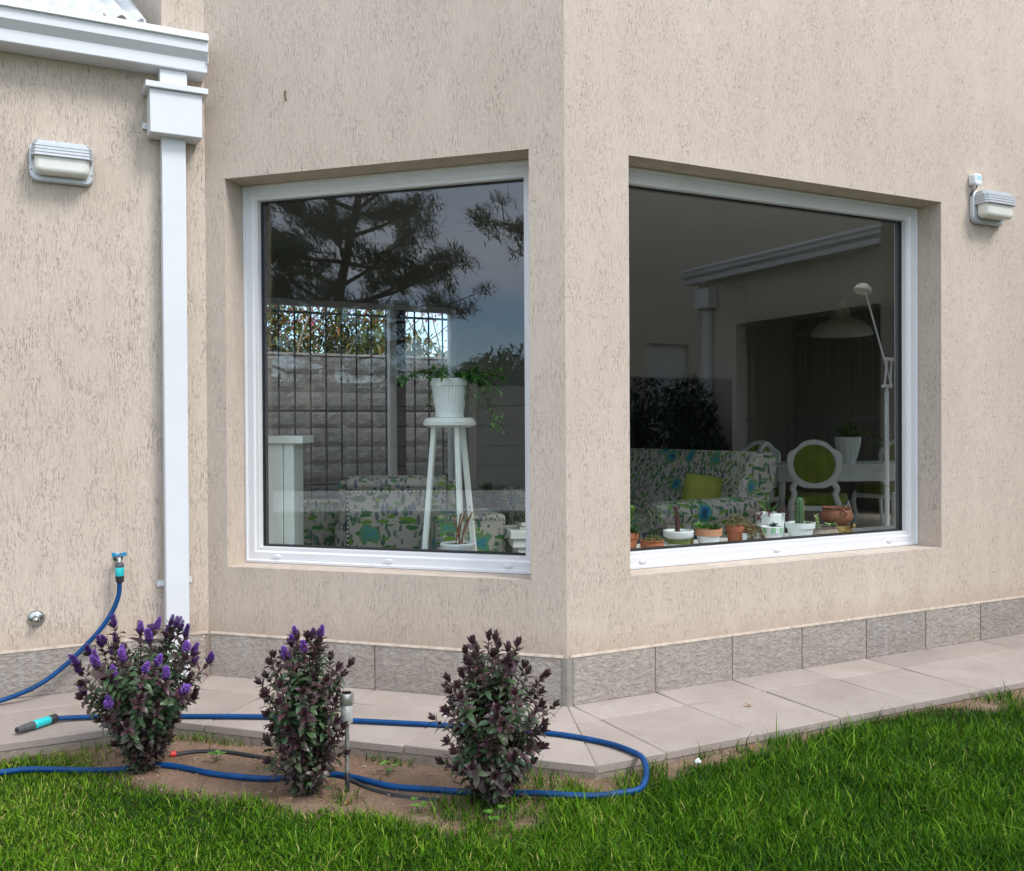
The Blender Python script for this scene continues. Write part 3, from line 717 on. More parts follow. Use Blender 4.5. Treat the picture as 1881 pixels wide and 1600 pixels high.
path = MB()   # bed of the paving, a slab with its rough side showing
outer = [(-7.0, 0.569), (-1.488, 0.569), (-0.269, -0.65), (4.85, -0.65)]
inner = [(4.85, 0.02), (0.01, 0.02), (-1.20, OFF_L + 0.02), (-7.0, OFF_L + 0.02)]
path.prism([(x, y + 0.006) for x, y in outer] + inner, lambda u, w, d: Vector((u, w, d)), -0.2, -0.0035)
path = structure(path.build('path', 'mortar'), 'paved path of square slabs along the foot of the house')
def slab(poly):
    cx = sum(p[0] for p in poly) / len(poly); cy = sum(p[1] for p in poly) / len(poly)
    P = []
    n = len(poly)
    for i in range(n):        # pull every edge in by half a joint
        a, b, c = Vector(poly[i - 1]), Vector(poly[i]), Vector(poly[(i + 1) % n])
        e1 = (b - a).normalized(); e2 = (c - b).normalized(); n1 = Vector((-e1.y, e1.x)); n2 = Vector((-e2.y, e2.x))
        k = 0.0018 / max(0.2, (1 + n1.dot(n2)) / 2) ** 1
        v = b + (n1 + n2).normalized() * k
        P.append((v.x, v.y))
    dz = random.uniform(-0.0012, 0.0012); tx = random.uniform(-0.003, 0.003); ty = random.uniform(-0.003, 0.003)
    m = MB(); m.prism(P, lambda u, w, d: Vector((u, w, d + dz + tx * (u - cx) + ty * (w - cy))), -0.030, 0.0)
    m.build('paving_slab', 'paving', path, bevel=0.003, seg=1)
def orient(poly):
    ar = sum(poly[i - 1][0] * poly[i][1] - poly[i][0] * poly[i - 1][1] for i in range(len(poly)))
    return poly if ar > 0 else poly[::-1]
rows = ((0.0, -0.218), (-0.218, -0.65))
def fm2(s, d): v = PM(s, d, 0); return (v.x, v.y)
xs = [0.022 + 0.4205 * i for i in range(12)]
for r0, r1 in rows:
    for a, b in zip(xs[:-1], xs[1:]): slab(orient([(a, r0), (b, r0), (b, r1), (a, r1)]))
    ms = [0.022, 0.445, 0.868, 1.290]
    for a, b in zip(ms[:-1], ms[1:]): slab(orient([fm2(a, r0), fm2(b, r0), fm2(b, r1), fm2(a, r1)]))
    e0, e1 = M_LEN + r0 * T8, M_LEN + r1 * T8     # the splayed and set-back paths meet on the diagonal
    slab(orient([fm2(1.290, r0), fm2(e0, r0), fm2(e1, r1), fm2(1.290, r1)]))
    xe0, xe1 = -OFF_L + r0 * T8, -OFF_L + r1 * T8
    x1 = -1.720
    slab(orient([(xe0, OFF_L + r0), (xe1, OFF_L + r1), (x1, OFF_L + r1), (x1, OFF_L + r0)]))
    for k in range(8):
        a = x1 - 0.4205 * k; slab(orient([(a, OFF_L + r0), (a - 0.4205, OFF_L + r0), (a - 0.4205, OFF_L + r1), (a, OFF_L + r1)]))
    m0, m1 = r0 * T8, r1 * T8
    slab(orient([(0.022, r0), (m0 - 0.001, r0), (m1, r1), (0.022, r1)]))
    slab(orient([fm2(0.022, r0), fm2(m0 - 0.001, r0), fm2(m1, r1), fm2(0.022, r1)]))

# grass: real blades over everything the camera could see of the lawn
def make_grass():
    n = 760000
    u = RNG.random(n)
    dep = 1.75 + (6.6 - 1.75) * u ** 1.7
    lat = RNG.uniform(-1, 1, n) * (0.56 * dep + 0.7)
    f2 = np.array([0.458, 0.889]); r2 = np.array([0.889, -0.458]); c2 = np.array([CAM.x, CAM.y])
    P = c2 + dep[:, None] * f2 + lat[:, None] * r2
    x, y = P[:, 0], P[:, 1]
    edge = 0.060 * wob(x, y, 11.0) + 0.040 * wob(x - 7, y + 3, 30.0)
    keep = ~on_path(x, y, 0.012)
    ib = in_bed(x + edge + RNG.normal(0, 0.022, n), y + edge * 0.7 + RNG.normal(0, 0.022, n))
    tuft = wob(x + 5, y - 2, 9.0)
    # a few tufts survive on the bare earth: near the third shrub, by the path edge
    near3 = (x + 0.60) ** 2 / 0.075 + (y + 0.66) ** 2 / 0.030
    bed_ok = ((near3 < 1.0 + 0.5 * tuft) & (RNG.random(n) < 0.30)) | ((tuft > 0.40) & (RNG.random(n) < 0.10)) | ((wob(x + 1, y + 6, 25.0) > 0.75) & (RNG.random(n) < 0.25)) | (RNG.random(n) < 0.004)
    edge_t = (np.abs(x + y + 0.955) < 0.03) & (x > -1.48) & (x < -0.25) & (wob(x, y, 11.0) > 0.35) & (RNG.random(n) < 0.5)
    keep &= (~ib) | bed_ok | edge_t
    ss = strip_soil(x + RNG.normal(0, 0.015, n), y + RNG.normal(0, 0.015, n))
    keep &= (~ss) | ((wob(x * 1.3 + 2, y, 9.0) + 0.5 * wob(x, y - 5, 27.0) > 0.05) & (RNG.random(n) < 0.6)) | (RNG.random(n) < 0.035)
    keep &= RNG.random(n) < np.clip(1.15 - 0.10 * dep, 0.3, 1)
    clump = 0.5 + 0.5 * wob(x - 1, y + 4, 22.0)
    keep &= RNG.random(n) < 0.55 + 0.6 * clump
    x, y, ib, ss, clump = x[keep], y[keep], ib[keep], ss[keep], clump[keep]; n = len(x)
    patch = wob(x, y, 2.6); p2 = wob(x + 9, y + 1, 7.0)
    t = np.clip((x + 1.9) / 2.2, 0, 1)                     # shorter and yellower towards the tap side
    h = (0.017 + 0.014 * t) * (1 + 0.28 * p2 + 0.22 * clump) * RNG.uniform(0.55, 1.35, n)
    long = RNG.random(n) < 0.035; h = np.where(long, h * 1.9, h)
    h = np.where(ib, h * 1.5, h); h = np.where(ss, h * 1.15, h)
    az = RNG.uniform(0, 2 * np.pi, n); lean = RNG.uniform(0.2, 1.25, n) ** 1.0 * h; flat = RNG.random(n) < 0.12; lean = np.where(flat, lean + 1.2 * h, lean); h = np.where(flat, h * 0.7, h)
    ca, sa = np.cos(az), np.sin(az)
    w = RNG.uniform(0.0008, 0.0021, n) * np.where(long, 1.3, 1)
    fa = az + np.pi / 2 + RNG.normal(0, 0.5, n); sx, sy = np.cos(fa) * w, np.sin(fa) * w
    z = gz(x, y) - 0.002
    V = np.zeros((n, 5, 3), np.float32)
    V[:, 0] = np.stack([x - sx, y - sy, z], 1); V[:, 1] = np.stack([x + sx, y + sy, z], 1)
    mx, my = x + ca * lean * 0.32, y + sa * lean * 0.32; mz = z + h * 0.62
    V[:, 2] = np.stack([mx + sx * .8, my + sy * .8, mz], 1); V[:, 3] = np.stack([mx - sx * .8, my - sy * .8, mz], 1)
    V[:, 4] = np.stack([x + ca * lean, y + sa * lean, z + h], 1)
    o = np.arange(n)[:, None] * 5
    yl = np.clip(0.9 - 1.15 * t + 0.5 * patch, 0, 1)
    tint = 0.28 + 0.14 * p2 + 0.25 * yl + 0.08 * wob(x + 2, y + 8, 12.0) + RNG.normal(0, 0.23, n)
    tint = np.where(RNG.random(n) < 0.006 + 0.028 * yl, RNG.uniform(0.88, 1.0, n), tint)
    tint = np.where(ib, tint - 0.10, tint)
    tint = np.clip(tint, 0, 1)
    tt = np.repeat(tint, 5)
    me = np_mesh('grass', V.reshape(-1, 3), o + np.array([0, 1, 2, 3]), o + np.array([3, 2, 4]), tt)
    g = finish('grass', me, 'grass')
    tag(g, 'short green lawn grass with yellowish patches in front of the path', 'grass', kind='stuff')
make_grass()

# ================================================================== SHRUBS
def shrub(label, loc, height, prof, seed, flowers, green, n_shoot, low_dark=0.3):
    """prof: (relative height, radius) outline of the crown"""
    rnd = random.Random(seed)
    root = thing('flowering_shrub', label, 'shrub', loc, 0, 'shrubs in the soil bed')
    stems = MB(); lv = Leaves(); tips = []
    def rad(f):
        for (a, ra), (b, rb) in zip(prof[:-1], prof[1:]):
            if f <= b: return ra + (rb - ra) * (f - a) / (b - a)
        return prof[-1][1]
    for b in range(n_shoot):
        f = 0.16 + 0.84 * ((b + rnd.random()) / n_shoot) ** 0.85
        a = b * 2.39996 + rnd.uniform(-0.3, 0.3); q = rnd.random() ** 0.30
        R = rad(f) * q * rnd.uniform(0.92, 1.10); z = height * f * rnd.uniform(0.95, 1.03)
        tp = Vector((R * math.cos(a), R * math.sin(a), z))
        b0 = Vector((rnd.uniform(-.022, .022), rnd.uniform(-.022, .022), -0.012))
        m1 = Vector((R * 0.26 * math.cos(a), R * 0.26 * math.sin(a), z * 0.38)); m2 = Vector((R * 0.66 * math.cos(a), R * 0.66 * math.sin(a), z * 0.78))
        j1 = Vector((rnd.uniform(-.015, .015), rnd.uniform(-.015, .015), 0))
        ax = catmull([b0, m1 + j1, m2 - j1, tp], 7)
        stems.tube(ax, [0.0036 * (1 - 0.6 * i / (len(ax) - 1)) for i in range(len(ax))], 5)
        ln = sum((ax[i + 1] - ax[i]).length for i in range(len(ax) - 1)); acc = 0.0; k = rnd.random() * 3
        nxt = ln * (0.34 if f > 0.45 else 0.10)
        for i in range(len(ax) - 1):
            seg = ax[i + 1] - ax[i]; sl = seg.length; t = seg.normalized()
            side = t.cross(Vector((0.3, 0.2, 1))).normalized(); s2 = t.cross(side)
            while nxt < acc + sl:
                p = ax[i] + t * (nxt - acc); rem = ln - nxt; rel = p.z / height
                ang = k * 1.571 + rnd.uniform(-0.25, 0.25); k += 1
                for sg in (0, math.pi):
                    d = math.cos(ang + sg) * side + math.sin(ang + sg) * s2
                    upf = 0.30 + 0.9 * max(0, 1 - rem / 0.05)
                    dirv = (d + t * upf + Vector((0, 0, rnd.uniform(-0.30, 0.12)))).normalized()
                    L_ = rnd.uniform(0.028, 0.046) * (0.82 if rem < 0.025 else 1.0)
                    if rel < low_dark: tint = rnd.choice((0.62, 0.70, 0.76, 0.80, 0.45))
                    elif rem < 0.045: tint = rnd.uniform(0.64, 1.0)
                    else: tint = rnd.uniform(0.0, 0.50) if rnd.random() < green else rnd.uniform(0.5, 0.8)
                    lv.add(p, dirv, t, L_, L_ * rnd.uniform(0.44, 0.58), tint, rnd.uniform(0.05, 0.35))
                nxt += rnd.uniform(0.0115, 0.017)
            acc += sl
        t = (ax[-1] - ax[-2]).normalized(); side = t.cross(Vector((0.3, 0.2, 1))).normalized(); s2 = t.cross(side)
        for k in range(8):   # the rosette closing each shoot
            an = k * 2.4; d = (math.cos(an) * side + math.sin(an) * s2) * (0.75 if k < 4 else 0.3) + t
            lv.add(ax[-1], d, t, rnd.uniform(0.024, 0.038), rnd.uniform(0.012, 0.017), rnd.uniform(0.66, 1.0), -0.1)
        tips.append((ax[-1], t, f))
    for k in range(110):   # low leaves hugging the foot
        a = rnd.uniform(0, 6.28); f = rnd.uniform(0.0, 0.30); r = rad(f) * rnd.uniform(0.3, 1.0)
        lv.add((r * math.cos(a), r * math.sin(a), f * height), (math.cos(a), math.sin(a), rnd.uniform(-0.2, 1.2)), (0, 0, 1), rnd.uniform(0.022, 0.036), 0.014, rnd.choice((0.6, 0.7, 0.76, 0.82, 0.3)), 0.15)
    stems.build('stem', 'twig', root, smooth=True, kind='stuff')
    lv.build('foliage', 'hebe_leaf', root)
    tips = [q for q in tips if q[2] > 0.52]; tips.sort(key=lambda q: -q[0].z + rnd.uniform(0, 0.26 if flowers > 10 else 0.12))
    for p, t, f in tips[:flowers]:
        for m in range(rnd.choice((1, 2, 2)) if flowers > 10 else 1):
            sp = Leaves(); d = (t + Vector((rnd.uniform(-.35, .35), rnd.uniform(-.35, .35), 0.6))).normalized(); l = rnd.uniform(0.034, 0.050); s1 = d.cross(Vector((0.2, 0.9, 0.1))).normalized(); s2 = d.cross(s1)
            for i in range(210):
                h = i / 210; an = i * 2.3999; r = 0.0125 * (1 - 0.60 * h ** 1.8) * (0.55 + 0.45 * min(1, h * 5))
                o = (math.cos(an) * s1 + math.sin(an) * s2)
                sp.add(d * (0.004 + l * h) + o * r * 0.35, o + d * 0.45, d, r * rnd.uniform(0.6, 1.05), 0.0040, min(1, max(0, rnd.gauss(0.42, 0.26))), 0.2)
            o = sp.build('flower_spike', 'hebe_flower', root, kind=None); o.location = p
    return root
shrub('vase-shaped shrub with many purple flower spikes before the white downpipe', (-1.614, 0.212, -0.062), 0.50,
      [(0, .05), (.2, .09), (.34, .115), (.48, .19), (.65, .225), (.85, .205), (1, .13)], 3, 44, 0.82, 100)
shrub('middle shrub with few purple flowers beside the solar stake light', (-1.164, -0.26, -0.062), 0.535,
      [(0, .07), (.15, .11), (.3, .13), (.5, .135), (.68, .165), (.85, .115), (1, .05)], 8, 7, 0.74, 70)
shrub('dark purple-leaved shrub without flowers below the bay corner', (-0.654, -0.637, -0.058), 0.52,
      [(0, .07), (.2, .14), (.4, .185), (.6, .185), (.78, .165), (.9, .11), (1, .05)], 21, 0, 0.58, 88)

# ================================================================== HOSE, PIPE, STAKE LIGHT
hose = thing('garden_hose', 'long blue garden hose looping from the tap over lawn and path', 'hose')
yw = OFF_L - 0.075
hp = [(-1.610, yw, 0.478), (-1.614, yw, 0.42), (-1.640, yw, 0.35), (-1.690, yw, 0.275), (-1.76, yw, 0.20), (-1.83, yw, 0.135), (-1.914, yw - 0.01, 0.077), (-1.997, yw - 0.02, 0.043), (-2.10, 1.12, 0.018), (-2.35, 1.02, 0.0105), (-2.62, 0.83, 0.0105), (-2.70, 0.62, 0.006), (-2.58, 0.47, -0.035), (-2.35, 0.41, -0.036)]
gl_ = [(-2.067, 0.360), (-1.966, 0.342), (-1.727, 0.245), (-1.552, 0.195), (-1.397, 0.008), (-1.236, -0.108), (-1.059, -0.155), (-0.986, -0.23), (-0.895, -0.359), (-0.782, -0.469), (-0.638, -0.584), (-0.515, -0.693), (-0.392, -0.790), (-0.290, -0.825), (-0.215, -0.83)]
hp += [(x, y, float(gz(x, y)) + (0.024 if i < 2 or i > 10 else 0.010)) for i, (x, y) in enumerate(gl_)]
hp += [(-0.163, -0.79, -0.005), (-0.118, -0.715, 0.012), (-0.100, -0.640, 0.0125), (-0.123, -0.509, 0.0115), (-0.200, -0.371, 0.0115), (-0.284, -0.275, 0.0115), (-0.505, -0.075, 0.0115), (-0.832, 0.178, 0.0115), (-1.12, 0.39, 0.0115), (-1.404, 0.551, 0.0115), (-1.69, 0.700, 0.0115), (-1.80, 0.745, 0.0125), (-1.888, 0.757, 0.017)]
MB().tube(catmull(hp, 8), 0.0102, 10).build('hose_tube', 'hose_blue', hose, smooth=True, angle=80)
a = Vector((-1.880, 0.758, 0.019)); dirn = (Vector((-2.040, 0.632, 0.019)) - a).normalized()
Q = dirn.to_track_quat('Z', 'Y').to_matrix().to_4x4(); Q.translation = a
MB().lathe([(0.0135, -0.004), (0.0165, 0.0), (0.0165, 0.026), (0.015, 0.03)], 16, M=Q).build('hose_collar', 'black_plastic', hose, smooth=True)
MB().lathe([(0.015, 0.030), (0.0168, 0.033), (0.0168, 0.076), (0.0172, 0.080), (0.0172, 0.096), (0.0155, 0.099)], 16, M=Q).build('nozzle_body', 'teal', hose, smooth=True)
MB().lathe([(0.0150, 0.099), (0.0165, 0.103), (0.0150, 0.135), (0.0120, 0.165), (0.0128, 0.172), (0.008, 0.173), (0.007, 0.162)], 16, M=Q, mod=lambda t, z: 1 + 0.03 * math.cos(10 * t)).build('nozzle_tip', 'grey_plastic', hose, smooth=True)
c0 = (-1.609, OFF_L - 0.075, 0.0)
MB().lathe([(0.012, 0.474), (0.0165, 0.478), (0.0185, 0.498), (0.0185, 0.504)], 18, c0).build('tap_connector', 'black_plastic', hose, smooth=True)
MB().lathe([(0.0172, 0.504), (0.0185, 0.507), (0.0185, 0.540), (0.0172, 0.542)], 18, c0).build('connector_sleeve', 'teal', hose, smooth=True)
MB().lathe([(0.0175, 0.542), (0.0182, 0.545), (0.0182, 0.556), (0.0150, 0.560), (0.0085, 0.5605)], 18, c0, mod=lambda t, z: 1 + 0.02 * math.cos(14 * t)).build('connector_nut', 'grey_plastic', hose, smooth=True)

tap = thing('garden_tap', 'small metal garden tap with blue butterfly handle on the wall', 'tap', (-1.609, OFF_L, 0.58))
m = MB(); m.tube([(0, 0, 0), (0, -0.05, 0), (0, -0.070, -0.003), (0, -0.075, -0.0185)], [0.011, 0.010, 0.010, 0.009], 12); m.lathe([(0.022, 0), (0.022, 0.004), (0.012, 0.006)], 16, M=Matrix.Rotation(math.pi / 2, 4, 'X')); m.build('spout', 'chrome', tap, smooth=True)
m = MB(); m.tube([(0, -0.060, 0.0), (0, -0.062, 0.012)], 0.007, 10); m.build('valve_stem', 'chrome', tap, smooth=True)
m = MB()
m.prism([(-0.030, 0.006), (-0.020, 0.004), (-0.008, 0.006), (0.008, 0.006), (0.020, 0.004), (0.030, 0.006), (0.031, 0.020), (0.024, 0.023), (0.016, 0.021), (0.010, 0.013), (-0.010, 0.013), (-0.016, 0.021), (-0.024, 0.023), (-0.031, 0.020)], lambda u, w, d: Vector((u, -0.060 + d, w + 0.004)), -0.006, 0.006)
o = m.build('handle', 'tap_blue', tap, bevel=0.0015); fix_normals(o)

va = thing('water_valve', 'round chrome valve flange set low in the stucco wall', 'valve', (-1.939, OFF_L, 0.334))
X90 = Matrix.Rotation(math.pi / 2, 4, 'X')
MB().lathe([(0.036, 0.0), (0.036, 0.003), (0.030, 0.011), (0.019, 0.016)], 28, M=X90).build('flange', 'chrome', va, smooth=True, angle=50)
MB().lathe([(0.0175, 0.015), (0.0165, 0.022), (0.013, 0.040), (0.011, 0.042), (0.011, 0.054), (0.006, 0.056)], 20, M=X90).build('spindle', 'chrome', va, smooth=True)

dr = thing('irrigation_pipe', 'thin black irrigation pipe with a red end plug on the soil', 'pipe')
dl = [(-1.500, 0.300), (-1.42, 0.292), (-1.32, 0.235), (-1.22, 0.130), (-1.12, 0.02), (-1.05, -0.08), (-1.01, -0.20), (-0.96, -0.335), (-0.88, -0.46), (-0.80, -0.54)]
MB().tube(catmull([(x, y, float(gz(x, y)) + (0.006 if i < 7 else 0.002)) for i, (x, y) in enumerate(dl)], 6), 0.0080, 8).build('pipe_tube', 'black_plastic', dr, smooth=True)
MB().lathe([(0.006, -0.008), (0.0105, -0.008), (0.0105, 0.010), (0.006, 0.012)], 12, M=Matrix.Translation((-1.505, 0.300, float(gz(-1.5, .3)) + 0.009)) @ Matrix.Rotation(math.pi / 2, 4, 'Y')).build('end_plug', 'red_plastic', dr, smooth=True)

sk = thing('solar_stake_light', 'slim steel solar stake light standing between the two right-hand shrubs', 'garden light', (-1.036, -0.317, -0.055), 0); sk.scale = (1.06, 1.06, 1.09)
MB().lathe([(0.0015, -0.03), (0.0075, 0.0), (0.0082, 0.052), (0.0070, 0.054)], 10).build('ground_spike', 'black_plastic', sk, smooth=True)
MB().lathe([(0.0072, 0.054), (0.0072, 0.205), (0.006, 0.206)], 16).build('pole', 'steel', sk, smooth=True)
MB().lathe([(0.0175, 0.206), (0.0182, 0.209), (0.0190, 0.262), (0.0175, 0.264)], 22, mod=lambda t, z: 1 + 0.035 * math.cos(18 * t)).build('lens', 'lens_grey', sk, smooth=True)
MB().lathe([(0.0205, 0.262), (0.0220, 0.264), (0.0222, 0.292), (0.0205, 0.296), (0.015, 0.297)], 26).build('cap', 'steel', sk, smooth=True)
MB().lathe([(0.0140, 0.297), (0.0140, 0.299), (0.0120, 0.2995)], 20).build('solar_cell', 'screen_black', sk)

# ================================================================== WALL LAMPS AND SMALL WALL FITTINGS
def wall_lamp(label, loc):
    t = thing('wall_lamp', label, 'wall lamp', loc, 0, 'bulkhead lamps on the stucco walls')
    fn = lambda u, w, d: Vector((u, -d, w))
    o = MB().prism(rrect(0.254, 0.172, 0.036), fn, 0.0, 0.028).build('base_plate', 'silver_paint', t, bevel=0.006, seg=3); fix_normals(o)
    o = MB().prism(rrect(0.216, 0.126, 0.026), fn, 0.026, 0.096).build('glass_cover', 'lamp_glass', t, bevel=0.020, seg=4); fix_normals(o)
    h = MB()
    for k in range(5):
        z0 = 0.008 + k * 0.0140; w = 0.240 - 0.002 * k - (0.012 if k == 4 else 0); dp_ = 0.108 - 0.003 * k - (0.012 if k == 4 else 0)
        P = [(-w / 2, 0.027), (-w / 2, dp_ - 0.018), (-w / 2 + 0.014, dp_), (w / 2 - 0.014, dp_), (w / 2, dp_ - 0.018), (w / 2, 0.027)]
        h.prism(P, lambda u, d, z: Vector((u, -d, z)), z0, z0 + 0.0100)
        P2 = [(u * 0.95, 0.027 + (d - 0.027) * 0.88) for u, d in P]
        h.prism(P2, lambda u, d, z: Vector((u, -d, z)), z0 + 0.0100, z0 + 0.0140)
    o = h.build('ribbed_hood', 'silver_paint', t); fix_normals(o)
    s = MB()
    for x in (-0.119, 0.119):
        for z in (-0.040, 0.045): s.ball((x, -0.029, z), 0.0042, 8, 5, (1, 0.6, 1))
    s.build('screws', 'chrome', t, smooth=True, kind='stuff')
    return t
wall_lamp('silver bulkhead wall lamp beside the downpipe collector box', (-1.823, OFF_L - 0.001, 2.305))
wall_lamp('silver bulkhead wall lamp under a small white sensor box', (2.601, -0.001, 2.300))
jb = thing('sensor_box', 'small white sensor box with black cable above a wall lamp', 'sensor', (2.497, -0.001, 2.420))
o = MB().prism(rrect(0.058, 0.060, 0.014), lambda u, w, d: Vector((u, -d, w + 0.02)), 0.0, 0.040).build('housing', 'white_frame', jb, bevel=0.006); fix_normals(o)
MB().box(-0.008, 0.018, -0.0412, -0.040, 0.020, 0.038).build('printed_label', 'print_blue', jb)
MB().tube(catmull([(0.008, -0.022, -0.008), (0.0, -0.026, -0.022), (-0.022, -0.022, -0.040), (-0.026, -0.016, -0.058), (-0.012, -0.008, -0.066)], 6), 0.0042, 8).build('cable', 'black_plastic', jb, smooth=True)
hk = thing('rusty_hook', 'tiny rusty hook stuck high on the stucco above the left window', 'hook', PM(1.294, 0, 2.655))
MB().tube(catmull([(0, 0, 0.016), (-0.006, -0.006, 0.012), (-0.006, -0.007, -0.006), (-0.003, -0.004, -0.022), (0, 0, -0.024)], 5), 0.0035, 6).build('hook_wire', 'rust', hk, smooth=True)

# ================================================================== INSIDE THE ROOM
def rot(rz, p=(0, 0, 0)): return Matrix.Translation(p) @ Matrix.Rotation(rz, 4, 'Z')

def soft_box(name, mat, parent, x0, x1, y0, y1, z0, z1, r, seg=4):
    return MB().box(x0, x1, y0, y1, z0, z1).build(name, mat, parent, bevel=r, seg=seg)

def studs(parent, pts, r=0.0075, step=0.026):
    m = MB(); acc = 0.0
    for a, b in zip(pts[:-1], pts[1:]):
        a = Vector(a); b = Vector(b); n = max(1, int((b - a).length / step))
        for i in range(n): m.ball(a + (b - a) * i / n, r, 6, 4)
    return m.build('studs', 'chrome', parent, smooth=True, kind='stuff')

# sofa: runs away from the window with its high back on the far side
so = thing('floral_sofa', 'long sofa in blue and green floral fabric behind the sill pots', 'sofa', (2.29, 3.0, 0.0))
bp = [(0.28, 0.20), (0.44, 0.18), (0.50, 0.55), (0.56, 0.92), (0.53, 0.965), (0.47, 0.96), (0.40, 0.72), (0.28, 0.46)]
o = MB().prism(bp, lambda u, w, d: Vector((u, d, w)), -1.02, 1.05).build('backrest', 'floral', so, bevel=0.04, seg=4); fix_normals(o)
o = MB().prism([(0.16, 0.52), (0.30, 0.50), (0.56, 0.60), (0.60, 0.92), (0.52, 0.965), (0.42, 0.96), (0.30, 0.78)], lambda u, w, d: Vector((u, d, w)), -1.13, -1.02).build('wing', 'floral', so, bevel=0.03, seg=4); fix_normals(o)
soft_box('seat', 'floral', so, -0.46, 0.36, -0.96, 1.02, 0.26, 0.45, 0.06)
soft_box('base', 'floral', so, -0.42, 0.44, -1.08, 1.06, 0.10, 0.27, 0.02)
for y, nm in ((-1.09, 'armrest'), (1.08, 'armrest')):
    am = MB(); am.box(-0.44, 0.44, y - 0.075, y + 0.075, 0.12, 0.56)
    ar = am.build(nm, 'floral', so, bevel=0.025, seg=3)
    rl = MB(); rl.tube(catmull([(-0.50, y - 0.01, 0.545), (-0.2, y - 0.012, 0.555), (0.1, y - 0.012, 0.555), (0.42, y - 0.01, 0.575)], 5), [0.092] * 16, 18); rl.build('arm_roll', 'floral', ar, smooth=True, angle=60)
    studs(so, [(-0.447, y - 0.07, 0.14), (-0.447, y - 0.07, 0.46)])
for x, y in ((-0.38, -1.0), (-0.38, 1.0), (0.38, -1.0), (0.38, 1.0)): MB().lathe([(0.018, 0), (0.03, 0.10)], 10, (x, y, 0)).build('leg', 'white_wood', so)
cu = MB(); nn = 9; vs = []; fs = []
for sgn in (1, -1):
    for j in range(nn):
        for i in range(nn):
            u = -1 + 2 * i / (nn - 1); w = -1 + 2 * j / (nn - 1)
            pin = 1 - 0.10 * (abs(u) * abs(w)) - 0.07 * (1 - abs(u)) * abs(w) ** 4 - 0.07 * (1 - abs(w)) * abs(u) ** 4
            th = 0.075 * ((1 - u ** 4) * (1 - w ** 4)) ** 0.5
            vs.append((sgn * th, 0.15 * u * pin, 0.17 * w * pin))
for k in range(2):
    for j in range(nn - 1):
        for i in range(nn - 1):
            a = k * nn * nn + j * nn + i; q = (a, a + 1, a + nn + 1, a + nn); fs.append(q if k == 0 else q[::-1])
Mc = Matrix.Translation((2.52, 2.30, 0.635)) @ Matrix.Rotation(math.radians(52), 4, 'Z') @ Matrix.Rotation(math.radians(18), 4, 'Y') @ Matrix.Rotation(math.radians(8), 4, 'X')
cu.add([Mc @ Vector(v) for v in vs], fs)
o = cu.build('cushion', 'lime_cloth', None, smooth=True, angle=90); tag(o, 'lime green cushion leaning on the floral sofa', 'cushion')

# the chairs seen through the splayed window
def armchair(label, loc, rz, w, top, wings):
    t = thing('floral_armchair', label, 'armchair', loc, rz, 'armchairs in floral fabric')
    bk = [(-0.02, 0.16), (0.10, 0.16), (0.14, 0.50), (0.10, top - 0.06), (0.02, top), (-0.05, top - 0.02), (-0.065, top - 0.06), (-0.03, top - 0.09)]
    o = MB().prism(bk, lambda u, z, d: Vector((d, u, z)), -w / 2, w / 2).build('backrest', 'floral', t, bevel=0.018, seg=3); fix_normals(o)
    studs(t, [(-w / 2 + 0.008, -0.030, 0.18), (-w / 2 + 0.008, -0.036, top - 0.10), (w / 2 - 0.008, -0.036, top - 0.10), (w / 2 - 0.008, -0.030, 0.18)])
    soft_box('seat', 'floral', t, -w / 2 + 0.04, w / 2 - 0.04, 0.08, 0.62, 0.24, 0.44, 0.05)
    for s in (-1, 1):
        x = s * (w / 2 + 0.03)
        soft_box('armrest', 'floral', t, x - 0.06, x + 0.06, 0.05, 0.62, 0.12, 0.60, 0.04)
        if wings:
            o = MB().prism([(0.04, 0.55), (0.30, 0.56), (0.26, 0.72), (0.16, top - 0.06), (0.04, top - 0.03)], lambda u, z, d: Vector((d, u, z)), x - 0.03, x + 0.03).build('wing', 'floral', t, bevel=0.02, seg=3); fix_normals(o)
    for x in (-w / 2 + 0.06, w / 2 - 0.06):
        for y in (0.06, 0.56): MB().lathe([(0.014, 0), (0.024, 0.17)], 10, (x, y, 0)).build('leg', 'white_wood', t)
    return t
armchair('floral armchair turned away from the window with studded back', (0.035, 2.08, 0), math.radians(-24), 0.60, 0.865, True)
lc = thing('floral_loveseat', 'low floral loveseat beside the white cabinet, studded along its arm', 'sofa', (-0.44, 2.70, 0), math.radians(-27))
soft_box('side_panel', 'floral', lc, -0.60, 0.42, -0.06, 0.06, 0.10, 0.695, 0.025)
studs(lc, [(-0.58, -0.062, 0.672), (0.40, -0.062, 0.672), (0.40, -0.062, 0.14)])
o = MB().prism([(-0.60, 0.62), (-0.02, 0.66), (0.02, 0.74), (-0.06, 0.86), (-0.20, 0.945), (-0.60, 0.96)], lambda u, z, d: Vector((u, d, z)), 0.05, 0.26).build('backrest', 'floral', lc, bevel=0.05, seg=4); fix_normals(o)
soft_box('seat', 'floral', lc, -0.58, 0.40, 0.061, 0.75, 0.12, 0.45, 0.05)
ot = thing('floral_ottoman', 'square floral footstool with studded edges behind the plant stand', 'footstool', (0.245, 1.50, 0), math.radians(-14))
soft_box('body', 'floral', ot, -0.195, 0.195, -0.10, 0.36, 0.10, 0.665, 0.02)
studs(ot, [(-0.185, -0.102, 0.14), (-0.185, -0.102, 0.640), (0.185, -0.102, 0.640), (0.185, -0.102, 0.14)])
for x in (-0.15, 0.15):
    for y in (-0.06, 0.30): MB().lathe([(0.014, 0), (0.022, 0.10)], 10, (x, y, 0)).build('leg', 'white_wood', ot)

